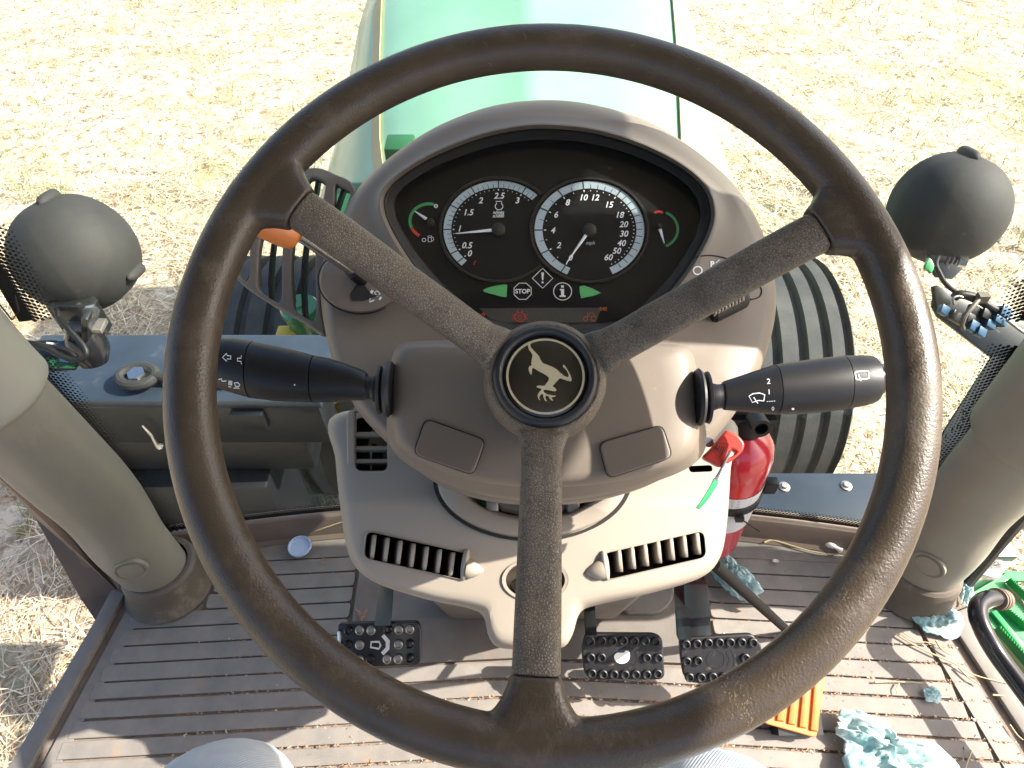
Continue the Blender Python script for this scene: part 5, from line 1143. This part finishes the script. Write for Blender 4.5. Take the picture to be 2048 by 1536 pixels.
# ================================================================== fire extinguisher beside the console
def extinguisher():
    b = Vector((.286, .4985, FZ + .055)); tp = Vector((.292, .521, FZ + .285)); ax = (tp - b).normalized(); H = (tp - b).length
    t = thing('fire_extinguisher', 'small red fire extinguisher strapped upright beside the beige console', 'fire extinguisher', b)
    r = .0475
    pr = [(0, 0), (r * .8, 0), (r * .96, .004), (r, .012), (r, H - .05), (r * .985, H - .035), (r * .9, H - .017), (r * .7, H - .003), (r * .42, H + .006), (r * .3, H + .009), (r * .3, H + .02), (0, H + .02)]
    m = MB(); m.lathe(pr, b, ax, 48); part('cylinder', m, 'ext_red', t, smooth=50)
    m = MB(); m.lathe([(r + .0006, H * .33), (r + .0009, H * .335), (r + .0009, H * .66), (r + .0006, H * .665)], b, ax, 48, caps=False); part('paper_label', m, 'ext_label', t)
    m = MB(); m.lathe([(r + .0012, H * .52), (r + .0042, H * .525), (r + .0042, H * .575), (r + .0012, H * .58)], b, ax, 48, caps=False); part('strap', m, 'black_plastic', t)
    p = b + ax * H * .55 + Vector((math.cos(-.15), math.sin(-.15), 0)) * (r + .006)
    m = MB(); m.box(p + Vector((.006, 0, .006)), (RT, YA, ZA), (.009, .007, .012)); part('strap_latch', m, 'black_plastic', t, bevel=.002)
    p = b + ax * H * .53 + Vector((math.cos(-1.35), math.sin(-1.35), 0)) * (r + .005)
    m = MB(); m.box(p, (RT, YA, ZA), (.005, .004, .005)); m.tube([p, p + Vector((.028, -.012, -.014))], .0012, 6); part('cable_tie', m, 'black_plastic', t)
    m = MB(); m.lathe([(.018, H - .004), (.020, H + .002), (.020, H + .028), (.014, H + .034), (0, H + .034)], b, ax, 24); m.box(tp + ax * .03, (RT, YA, ZA), (.030, .012, .006)); m.box(tp + ax * .048 + RT * .01, (RT, YA, ZA), (.036, .011, .004)); part('valve', m, 'black_plastic', t, bevel=.001)
    n0 = P(1508, 838, -.2); n0 = tp + Vector((.016, -.012, .02)); 
    a = at(1510, 835, .82); e = at(1523, 858, .80); m = MB(); m.lathe([(.011, 0), (.0115, (e - a).length), (.0075, (e - a).length), (.0065, (e - a).length * .5), (0, (e - a).length * .5)], a, e - a, 24); part('nozzle', m, 'black_plastic', t)
    zz = lambda x, y: (1380 + x * .2213, 780 + y * .2213)
    I = Ink()
    for k in range(5): I.stroke([zz(415, 838 + k * 9), zz(500, 842 + k * 9 - 3), zz(600, 825 + k * 9 - 8)], .9)
    for k in range(9): I.stroke([zz(378 - k * 2, 985 + k * 14), zz(450 - k * 2, 993 + k * 14), zz(560 - k * 5, 985 + k * 12 - k)], .8)
    I.stroke([zz(375, 895), zz(398, 815)], 1.4)
    I.lay('label_print', 'ext_print', t, 'paper_label', .0004)
extinguisher()

# ================================================================== ignition key
def key():
    w = -.185; zz = lambda x, y: (1380 + x * .2213, 780 + y * .2213)
    t = thing('ignition_key', 'red headed ignition key in the right side of the binnacle', 'key', P(1430, 900, w))
    o = [zz(310, 385), zz(345, 365), zz(430, 400), zz(485, 460), zz(497, 500), zz(480, 550), zz(420, 610), zz(330, 672), zz(275, 692), zz(200, 655), zz(125, 605), zz(200, 520)]
    hole = rounded([zz(352, 575), zz(378, 535), zz(425, 560), zz(415, 580), zz(372, 605), zz(350, 598)], 3)
    part('key_head', pxplate([catmull(o, 3), [(x, y) for x, y in hole]], w + .006, .0085, .002), 'key_red', t)
    I = Ink(); I.stroke([zz(255, 478), zz(358, 490), zz(270, 610), zz(205, 545)], 1.2, True)
    for k in range(4): I.stroke([zz(245 + k * 22, 500 + k * 3), zz(228 + k * 18, 545 + k * 14)], 1.6)
    I.stroke([zz(215, 518), zz(262, 540)], 1.3); I.lay('key_print', 'print_black', t, 'key_head', .0004)
    m = MB(); m.tube([P(1418, 885, w - .002), P(1400, 875, w - .03)], .004, 10); part('key_blade', m, 'steel', t)
    t2 = thing('key_fob', 'flat green key tag hanging from the ignition key', 'key tag', P(1400, 1000, w - .02))
    a = [zz(368, 545), zz(345, 590), zz(310, 660), zz(270, 740), zz(238, 795), zz(252, 808), zz(285, 745), zz(325, 670), zz(350, 610)]
    ps = [P(*q, w + .012 - .02 * i / 8) for i, q in enumerate(a)]; m = MB(); m.tube(path(ps), .0011, 8); part('split_ring', m, 'steel', t2, smooth=60)
    m = MB(); e = [zz(222, 792), zz(190, 860), zz(150, 930), zz(100, 1010), zz(58, 1062)]; f = [zz(266, 800), zz(245, 870), zz(205, 930), zz(140, 1020), zz(84, 1078)]
    d0 = WN * .003; m.loft([[P(*p, w - .004), P(*q, w - .012), P(*q, w - .012) - d0, P(*p, w - .004) - d0] for p, q in zip(e, f)]); part('tag', m, 'tag_green', t2, bevel=.0006, smooth=40)
key()

# ================================================================== work lamps on their brackets
def lamp(s):
    cpx, cpy, rp = ((148, 512, 115) if s < 0 else (1899, 421, 108)); Z = 1.0 if s < 0 else 1.02
    c = at(cpx, cpy, Z); r = rp / F * Z
    t = thing('work_lamp', 'round dark work lamp on a cable beside the left cab post' if s < 0 else 'round dark work lamp with green clip beside the right cab post', 'work lamp', c, 'work lamps on the cab front')
    # bowl faces forwards; the driver sees its domed back
    ax = Vector((.1 * s, .93, -.34)).normalized()
    prof = [(r * .9, r * .42), (r * .985, r * .38), (r * 1.0, r * .25), (r * .995, .0)] + [(r * math.cos(a), -r * .92 * math.sin(a)) for a in np.linspace(.1, math.pi / 2 - .02, 12)] + [(0, -r * .92)]
    m = MB(); m.lathe(prof, c, ax, 48); part('lamp_bowl', m, 'lamp_shell', t, smooth=50)
    m = MB(); m.lathe([(0, r * .5), (r * .5, r * .49), (r * .88, r * .43), (r * .88, r * .40)], c, ax, 40); part('lamp_glass', m, 'windscreen', t, smooth=50)
    tx = RT; ty = ax.cross(tx).normalized()
    if ty.z < 0: ty = -ty
    for ang in ((100, 215, 340) if s < 0 else (85, 215, 335)):
        a = R_(ang); dr = (tx * math.cos(a) + ty * math.sin(a)); p = c + dr * r * .985 + ax * (r * .10)
        m = MB(); m.lathe([(0, -.026), (.005, -.024), (.0085, -.016), (.0095, .0), (.0095, .018), (.006, .022), (0, .022)], p, ax, 16); part('rim_lug', m, 'lamp_shell', t, smooth=50)
    # yoke under the bowl
    if s < 0:
        q = lambda x, y, Z=.99: at(x, y, Z)
        m = MB(); m.box(q(160, 632), (RT, YA, ZA), (.030, .012, .030)); part('yoke', m, 'bracket_black', t, bevel=.003)
        m = MB(); m.box(q(180, 640, .965), (Vector((.9, 0, -.4)).normalized(), YA, Vector((.4, 0, .9)).normalized()), (.004, .02, .024)); part('yoke_cheek', m, 'bracket_black', t, bevel=.001)
        m = MB(); m.lathe([(.011, -.006), (.011, .004), (0, .005)], q(182, 622, .955), (.6, -.7, .3), 6); part('yoke_bolt', m, 'steel', t, smooth=0)
        m = MB(); m.box(q(172, 652, .98), (RT, YA, ZA), (.026, .012, .004)); part('lower_plate', m, 'steel_dull', t, bevel=.001)
        m = MB(); m.lathe([(0, -.03), (.02, -.028), (.027, -.01), (.027, .012), (.02, .028), (0, .03)], q(175, 690, 1.0), (0, .3, 1), 24); part('rubber_mount', m, 'black_gloss', t)
        m = MB(); o = lambda x, y: (x * .1692, 500 + y * .1692)
        pts = [q(*o(655, 670), .97), q(*o(680, 740), .96), q(*o(700, 820), .955), q(*o(800, 920), .95), q(*o(900, 1030), .95), q(*o(990, 1140), .95), q(*o(1020, 1230), .95), q(*o(960, 1290), .95), q(*o(860, 1300), .95), q(*o(700, 1240), .95), q(*o(560, 1160), .95), q(*o(400, 1110), .95), q(*o(280, 1100), .95)]
        m.tube(path(pts, 5), [.0042] * 61, 8); part('cable', m, 'cable', t, smooth=60)
        m = MB(); pts = [q(*o(250, 1200), .96), q(*o(420, 1130), .96), q(*o(640, 1150), .955), q(*o(800, 1190), .955), q(*o(900, 1270), .955)]; m.tube(path(pts, 5), .0035, 8); part('cable', m, 'cable', t, smooth=60)
    else:
        q = lambda x, y, Z=1.0: at(x, y, Z)
        m = MB(); m.loft([[q(1858, 508), q(1932, 508), q(1925, 540), q(1905, 560), q(1868, 556)], [q(1858, 508) + YA * .03, q(1932, 508) + YA * .03, q(1925, 540) + YA * .03, q(1905, 560) + YA * .03, q(1868, 556) + YA * .03]]); part('yoke', m, 'bracket_black', t, bevel=.002)
        for k in range(4):
            m = MB(); m.tube([q(1890 + k * 9, 528, .985), q(1899 + k * 9, 512, .985)], .0017, 6); part('yoke_rib', m, 'bracket_black', t)
        m = MB(); m.lathe([(.008, -.006), (.008, .004), (0, .005)], q(1927, 524, .98), (.9, -.4, .1), 6); part('yoke_bolt', m, 'steel', t, smooth=0)
        m = MB(); m.tube(path([q(1875, 515, .98), q(1872, 530, .97), q(1880, 548, .965), q(1892, 568, .96), q(1918, 588, .955), q(1960, 606, .95)], 5), .0033, 8); part('cable', m, 'cable', t, smooth=60)
        o = lambda x, y: (1740 + x * .2996, 300 + y * .2996)
        P4 = [o(395, 715), o(415, 735), o(432, 770), o(425, 800), o(412, 825), o(390, 800), o(370, 795), o(372, 770)]
        zz = .95; ce = at(*o(400, 775), zz); m = MB(); m.loft([[at(x, y, zz) for x, y in P4], [at(x, y, zz) + FW * .006 for x, y in P4]]); part('green_clip', m, 'step_green', t, bevel=.001)
lamp(-1); lamp(1)
def brackets():
    o = lambda x, y: (1740 + x * .2996, 300 + y * .2996)
    t = thing('lamp_bracket', 'dark steel bracket carrying blue plugs under the right work lamp', 'bracket', at(1950, 650, .97))
    q = lambda x, y, Z=.97: at(*o(x, y), Z)
    def slab(name, pts, Z, th, mt): 
        m = MB(); a = [q(x, y, Z) for x, y in pts]; m.loft([a, [p + FW * th for p in a]]); return part(name, m, mt, t, bevel=.0012)
    slab('arm_plate', [(445, 900), (560, 960), (930, 1040), (1100, 1200), (1100, 1500), (960, 1460), (800, 1370), (460, 1110), (425, 1040)], .99, .008, 'bracket_black')
    slab('end_lug', [(430, 905), (560, 950), (540, 1030), (450, 1060)], .975, .01, 'bracket_black')
    zc = lambda x, y: (1740 + x * .3516, 700 + y * .3516); O_ = at(1024, 768, .985)
    def l2(x, y): q_ = at(*zc(x, y), .985) - O_; return (q_.dot(RT), -q_.dot(DN))
    holes = [rounded([l2(x - 5, y + 12), l2(x + 2, y + 13), l2(x + 8, y - 12), l2(x + 1, y - 13)], .0012, 2) for x, y in ((730, 108), (748, 112), (598, 270), (585, 305), (603, 312), (562, 330), (575, 352), (545, 360), (557, 398), (527, 395), (497, 432), (512, 440), (466, 452), (528, 352), (430, 492))]
    m = plate([[l2(400, 520), l2(425, 460), l2(560, 250), l2(700, 30), l2(830, 60), l2(900, 130), l2(640, 420), l2(430, 720), l2(395, 700)]] + holes, O_, RT, -DN, -FW, .004); part('post_strip', m, 'bracket_black', t, smooth=0)
    # slotted holes showing pale field behind are short bright rods of daylight: real cut-outs
    for (a, b, c, d) in ((560, 960, 640, 1130), ):
        m = MB(); pts = [q(560, 985, .955), q(600, 965, .95), q(700, 985, .95), q(820, 1060, .95), q(880, 1075, .955)]; m.tube(path(pts), .006, 8); part('harness', m, 'cable', t, smooth=60)
    for (x, y, sx, sy) in ((490, 1070, .008, .006), (895, 1085, .010, .007), (690, 1180, .010, .007), (735, 1215, .008, .006), (860, 1140, .012, .005), (795, 1165, .009, .005)):
        m = MB(); u = (RT * .85 - ZA * .5).normalized(); v = u.cross(FW).normalized(); m.box(q(x, y, .952), (u, v, FW), (sx, sy, .006)); part('blue_plug', m, 'blue_plug', t, bevel=.0012)
    for (x, y) in ((720, 1090), (800, 1120), (700, 1150), (600, 1130)):
        m = MB(); u = (RT * .85 - ZA * .5).normalized(); v = u.cross(FW).normalized(); m.box(q(x, y, .957), (u, v, FW), (.020, .007, .006)); part('black_plug', m, 'black_plastic', t, bevel=.002)
    m = MB(); m.tube(path([q(735, 985, .94), q(690, 1040, .935), q(640, 1100, .935), q(615, 1160, .94), q(625, 1200, .95)]), .0032, 8); m.box(q(750, 985, .94), (RT, YA, ZA), (.007, .005, .006)); part('cable_tie', m, 'boot', t)
    m = MB(); m.tube(path([q(560, 1030, .95), q(555, 990, .945), q(590, 975, .945), q(620, 985, .945)]), .0016, 8); m.tube(path([q(910, 1130, .945), q(1000, 1200, .94), q(1100, 1260, .94)]), .0022, 8); part('pale_wire', m, 'steel_dull', t, smooth=60)
    t = thing('lamp_bracket', 'dark steel bracket with plug and loose wires under the left work lamp', 'bracket', at(100, 720, .99))
    o2 = lambda x, y: (x * .1692, 500 + y * .1692)
    def slab2(name, pts, Z, th, mt):
        m = MB(); a = [at(*o2(x, y), Z) for x, y in pts]; m.loft([a, [p + FW * th for p in a]]); return part(name, m, mt, t, bevel=.0012)
    slab2('arm_plate', [(200, 1180), (300, 1080), (520, 1060), (860, 1075), (870, 1300), (910, 1340), (860, 1420), (600, 1440), (330, 1420)], 1.0, .008, 'bracket_black')
    slab2('green_patch', [(400, 1250), (620, 1270), (900, 1330), (880, 1400), (620, 1400), (420, 1340)], .992, .003, 'jd_green_dark')
    slab2('white_plug', [(540, 1085), (660, 1100), (665, 1140), (540, 1125)], .985, .008, 'ext_label')
    slab2('blue_plug', [(665, 1070), (780, 1070), (790, 1150), (740, 1160), (670, 1105)], .984, .008, 'blue_plug')
    slab2('blue_plug', [(690, 1270), (790, 1290), (800, 1330), (700, 1320)], .984, .006, 'blue_plug')
brackets()

# ================================================================== grab handle, step, door side on the right
m = MB(); z2 = lambda x, y: (1750 + x * .2838, 1100 + y * .2838)
hp = [at(*z2(880, 345), .915), at(*z2(800, 345), .905), at(*z2(735, 385), .895), at(*z2(725, 460), .885), at(*z2(760, 560), .875), at(*z2(850, 720), .865), at(*z2(1000, 925), .845), at(*z2(1250, 1260), .81), at(*z2(1500, 1600), .78)]
hp = [CAM + (p - CAM) * 1.055 for p in hp]
gh = thing('grab_handle', 'bent black tubular grab handle above the green step', 'handle', hp[4])
m.tube(path(hp, 7), .0118, 18); part('tube', m, 'black_gloss', gh, smooth=60)
a, b = at(*z2(850, 345), .962), at(*z2(925, 350), .976)
m = MB(); m.lathe([(.0118, 0), (.0150, .001), (.0150, .004), (.0128, .005), (.0128, .007), (.0148, .008), (.0148, .012), (.0125, .013), (.0125, .015), (.014, .016), (.014, .022), (0, .022)], a, b - a, 28); part('end_collar', m, 'side_brown', gh, smooth=40)
def step():
    zz = -.30; t = thing('cab_step', 'bright green steel step with serrated ribs below the grab handle', 'step', hz(2010, 1230, zz - .03))
    def q(x, y): p = hz(*z2(x, y), zz); return (p.x, p.y)
    out = catmull([q(600, 400), q(640, 290), q(760, 200), q(900, 150), q(1100, 165), q(1400, 300), q(1700, 800), q(1700, 1300), q(1300, 1150), (q(1050, 800)), q(800, 520)], 5)
    hole = catmull([q(920, 225), q(990, 215), q(1100, 240), q(1250, 400), q(1230, 520), q(1100, 460), q(985, 320)], 4)
    part('tread_plate', plate([out, hole], (0, 0, FZ + zz), RT, YA, ZA, .008, .0015), 'step_green', t)
    for a, b in (((640, 330), (880, 190)), ((920, 225), (1080, 380)), ((860, 400), (1060, 570)), ((840, 560), (1060, 800)), ((1000, 300), (1200, 520))):
        A, B = hz(*z2(*a), zz), hz(*z2(*b), zz); n = 14; m = MB(); r1, r2 = [], []
        for i in range(n * 2 + 1):
            p = A + (B - A) * (i / (2 * n)); h = .016 + (.005 if i % 2 else 0); sd = (B - A).normalized().cross(ZA) * .0016
            r1.append([p - sd, p + sd, p + sd + ZA * h, p - sd + ZA * h])
        m.loft(r1); part('serrated_rib', m, 'step_green', t, smooth=0)
    m = MB()
    for a, b in (((820, 440), (1050, 720)), ((960, 620), (1100, 700))):
        A, B = hz(*z2(*a), zz), hz(*z2(*b), zz); m.box((A + B) / 2 + ZA * .004, ((B - A).normalized(), (B - A).normalized().cross(ZA), ZA), ((B - A).length / 2, .006, .005))
    part('stiffener', m, 'step_green', t, bevel=.0015)
    m = MB(); m.box(hz(*z2(1250, 700), zz) + ZA * -.12, (RT, YA, ZA), (.004, .14, .11)); part('step_side', m, 'jd_green', t)
step()

# ================================================================== litter on the floor
def towel(label, c, size, z, seed, squash=1.0, rot=0, ragged=.16, hgt=.012, name='paper_towel'):
    p0 = hz(c[0], c[1], z); n = 46; m = MB(); vs = []; R0 = size
    cr, sr = math.cos(rot), math.sin(rot)
    def f(u, v):
        a = math.atan2(v, u); rr = math.hypot(u, v)
        lim = 1 + ragged * mnoise.noise((math.cos(a) * 1.6, math.sin(a) * 1.6, seed)) * 2 + ragged * .35 * mnoise.noise((math.cos(a) * 9, math.sin(a) * 9, seed + 4))
        x, y = u * R0 * lim, v * R0 * squash * lim
        rg = lambda k, q: 1 - 2 * abs(mnoise.noise((u * k + .4 * mnoise.noise((v * 3, u * 3, q)), v * k, q)))
        h = hgt * (.25 + .55 * rg(1.6, seed) + .35 * rg(3.6, seed + 2) + .12 * rg(9, seed + 3)) * (1 - .5 * rr ** 2)
        return p0 + Vector((x * cr - y * sr, x * sr + y * cr, max(.0006, h)))
    K, A = 22, 72
    vs = [f(0, 0)] + [f(k / K * math.cos(2 * math.pi * a / A), k / K * math.sin(2 * math.pi * a / A)) for k in range(1, K + 1) for a in range(A)]
    fs = [(0, 1 + a, 1 + (a + 1) % A) for a in range(A)]
    for k in range(K - 1):
        for a in range(A):
            i = 1 + k * A; fs.append((i + a, i + A + a, i + A + (a + 1) % A, i + (a + 1) % A))
    m.add(vs, fs); o = single(name, m, 'towel', label, 'paper towel', 'crumpled blue paper towels', org=p0, smooth=50)
    md = o.modifiers.new('thickness', 'SOLIDIFY'); md.thickness = .0009; md.offset = 1
    return o
towel('crumpled teal paper towel beside the boot of the right cab post', (1872, 1240), .037, .006, 3, .62, -.1)
towel('large crumpled blue and white paper towel by the orange pedal', (1768, 1505), .068, .008, 11, .64, -.42, .30, .026)
towel('tiny torn scrap of blue paper towel on the ribbed mat', (1862, 1390), .012, .006, 21, .8, .4, .2, .004)
towel('folded pale towel caught under the black rod by the console', (1464, 1165), .047, .010, 31, .52, -.85, .16, .030)
towel('torn towel strip with rust stain beside the brake pedal arm', (1402, 1215), .020, .006, 41, .28, -1.45, .2, .010)
towel('white crumpled towel scrap tucked behind the right post boot', (1928, 1185), .026, .006, 51, .45, 1.2, .2, .012)
def stalkline(pts, r, label, z=.007, zs=None, name='straw_stalk'):
    m = MB(); q = [hz(x, y, (zs[i] if zs else z)) for i, (x, y) in enumerate(pts)]; pp_ = path(q, 5); m.tube(pp_, [r * (1 - .5 * i / len(pp_)) for i in range(len(pp_))], 7)
    return single(name, m, 'straw', label, 'straw', 'straw stalks on the floor', smooth=60)
zz3 = lambda x, y: (1400 + x * .3165, 1050 + y * .3165)
stalkline([zz3(405, 110), zz3(455, 95), zz3(530, 115), zz3(640, 148), zz3(760, 178), zz3(870, 187)], .0016, 'long bent straw in front of the sill right of the extinguisher')
stalkline([(598, 1069), (640, 1058), (694, 1041)], .0022, 'thick pale straw leaning on the console left of the vent', zs=[.008, .02, .035])
stalkline([z2(145, 590), z2(260, 660), z2(400, 730), z2(560, 800), z2(700, 880), z2(930, 940)], .0014, 'long straw running under the small blue scrap towards the door')
stalkline([z2(190, 575), z2(300, 640), z2(400, 655), z2(540, 700)], .0008, 'thin curved straw below the teal towel')
stalkline([z2(0, 930), z2(160, 928), z2(340, 938)], .0013, 'straight straw lying in a mat groove right of the orange pedal')
stalkline([z2(170, 940), z2(150, 980), z2(158, 1015)], .0010, 'short hooked straw above the straight one')
stalkline([z2(430, 640), z2(470, 700), z2(540, 740)], .0016, 'short pale straw stub right of the teal towel')
stalkline([z2(590, 830), z2(660, 900), z2(740, 950)], .0015, 'forked straw in the middle of the right mat edge')
stalkline([z2(830, 1020), z2(910, 1028)], .0014, 'little straw bit across the mat edge groove')
stalkline([z2(680, 1415), z2(650, 1500), z2(630, 1560)], .0012, 'upright straw at the lower right of the mat')
stalkline([z2(950, 1230), z2(1000, 1300), z2(1045, 1340)], .0012, 'straw along the edge groove near the grab handle')
m = MB(); c = hz(600, 1094, .009); m.lathe([(0, .0015), (.0145, .0015), (.0155, .0045), (.0175, .0048), (.0180, .003), (.0178, 0)], c, (0, .05, 1), 36); single('bottle_cap', m, 'cap_blue', 'round translucent pale blue cap on the mat left of the console', 'bottle cap', org=c, smooth=40)
m = MB(); c = hz(1668, 1093, .012); a_ = (hz(1680, 1100, .012) - c).normalized(); m.lathe([(0, -.013), (.005, -.012), (.0062, -.007), (.0045, -.001), (.003, .003), (.0036, .008), (.0048, .012), (0, .013)], c, a_, 14); single('ear_plug', m, 'glove_white', 'small white plug lying in front of the sill near the right post', 'plug', org=c, smooth=50)
m = MB(); c = hz(1549, 1123, .006)
for _ in range(5): m.tube([c + Vector((random.uniform(-.006, .006), random.uniform(-.002, .002), random.uniform(0, .003))) for _ in range(3)], .0016, 5)
single('paper_crumb', m, 'glove_white', 'white crumb on the mat below the long bent straw', 'crumb', smooth=0)
def leafbit(px, py, label, n=7, s=.006, mt='debris'):
    m = MB(); c = hz(px, py, .008)
    for _ in range(n):
        a = random.uniform(0, 6.28); d = Vector((math.cos(a), math.sin(a), .3)) * random.uniform(.4, 1.4) * s; q = c + Vector((random.uniform(-1, 1), random.uniform(-1, 1), 0)) * s * .6; w_ = Vector((-d.y, d.x, .001)) * .16
        m.add([q - w_, q + w_, q + d + w_ * .4, q + d - w_ * .4], [(0, 1, 2, 3)])
    single('dry_leaf', m, mt, label, 'leaf', org=c, smooth=0)
leafbit(648, 1121, 'reddish dried leaf crumb on the left ribs below the blue cap', 8, .006)
leafbit(724, 1232, 'brown shrivelled leaf beside the clutch pedal arm', 10, .010)

# ================================================================== the driver's legs in pale jeans
def person():
    me = bpy.data.meshes.new('person'); bm = bmesh.new(); sk = bm.verts.layers.skin.verify()
    def v(x, y, z, r, r2=None):
        q = bm.verts.new((x, y, FZ + z)); q[sk].radius = (r, r2 or r); return q
    hip = v(-.03, -.36, .55, .15, .12); hip[sk].use_root = True
    KL, KR = at(425, 1590, .50), at(1450, 1612, .50)
    for s, K in ((-1, KL), (1, KR)):
        kz = K.z - FZ; a = v(-.03 + s * .10, -.30, .55, .090); b = v(K.x * .75 + s * .02, -.14, (.53 + kz) / 2 + .01, .078); c = v(K.x, K.y - .03, kz, .066); k = v(K.x, K.y + .005, kz - .035, .060)
        d = v(K.x + s * .005, K.y - .02, kz - .14, .054); e = v(K.x + s * .005, K.y - .06, .13, .046); f = v(K.x + s * .005, K.y - .07, .075, .044)
        prev = hip
        for q in (a, b, c, k, d, e, f): bm.edges.new((prev, q)); prev = q
    bm.to_mesh(me); bm.free()
    me2 = eval_mesh(me, [('SKIN', {}), ('SUBSURF', dict(levels=3))])
    # soft cloth folds
    co = np.empty(len(me2.vertices) * 3); me2.vertices.foreach_get('co', co); co = co.reshape(-1, 3)
    for i in range(len(co)):
        p = co[i]; d = mnoise.noise((p[0] * 16, p[1] * 11, p[2] * 16)) * .0045 + mnoise.noise((p[0] * 40, p[1] * 22, p[2] * 40)) * .0014; co[i, 2] += d; co[i, 0] += d * .5
    me2.vertices.foreach_set('co', co.reshape(-1)); smooth_all(me2, 180)
    t = link('person', me2, 'denim', None, (-.03, -.36, FZ)); setp(t, 'seated driver in faded pale blue jeans with knees below the wheel', 'person')
    for K in (KL, KR):
        m = MB(); rr = []
        for y, w_, h in ((-.13, .030, .05), (-.10, .040, .09), (-.05, .043, .10), (.0, .045, .075), (.06, .048, .055), (.10, .042, .045), (.125, .02, .03)):
            rr.append([(K.x + w_ * math.cos(a), K.y - .06 + y, FZ + .008 + h * max(0, math.sin(a))) for a in np.linspace(-.05, math.pi + .05, 13)])
        m.loft(rr); part('shoe', m, 'shoe', t, smooth=60)
person()

# ================================================================== wear marks on the rim
def wear():
    bvt = 'rim'; I = Ink(); rs = random.Random(5)
    for _ in range(46):
        a = rs.uniform(0, 2 * math.pi); rr = rs.uniform(-.35, .35)
        cx = 1104 + math.cos(a) * (720 + 45 * rr * 2); cy = 775 + math.sin(a) * (690 + 45 * rr * 2)
        if not (0 < cx < 2048 and 0 < cy < 1536): continue
        b = rs.uniform(0, 3.14); L = rs.uniform(3, 16); I.stroke([(cx, cy), (cx + L * math.cos(b) * .6, cy + L * math.sin(b) * .5), (cx + L * math.cos(b + .3), cy + L * math.sin(b + .3))], rs.uniform(.9, 1.8))
    o = I.lay('scratches', 'scuff', sw, bvt, .0002)
    if o: setp(o, kind='stuff')
    for cx, cy, sc in ((1465, 1365, 46), (765, 1417, 14), (1560, 1262, 22), (1490, 1425, 30), (1690, 1190, 16)):
        I = Ink()
        for _ in range(int(sc * 2.2)):
            x, y = cx + rs.gauss(0, sc * .38), cy + rs.gauss(0, sc * .42); r_ = rs.uniform(.6, 2.0); n = 7
            I.poly([(x + r_ * rs.uniform(.5, 1.3) * math.cos(6.283 * k / n), y + r_ * rs.uniform(.5, 1.6) * math.sin(6.283 * k / n)) for k in range(n)])
        o = I.lay('scuff_mark', 'scuff', sw, bvt, .0002)
        if o: setp(o, kind='stuff')
mat('scuff', (.15, .115, .075), .8, var=.4, vscale=200)
wear()
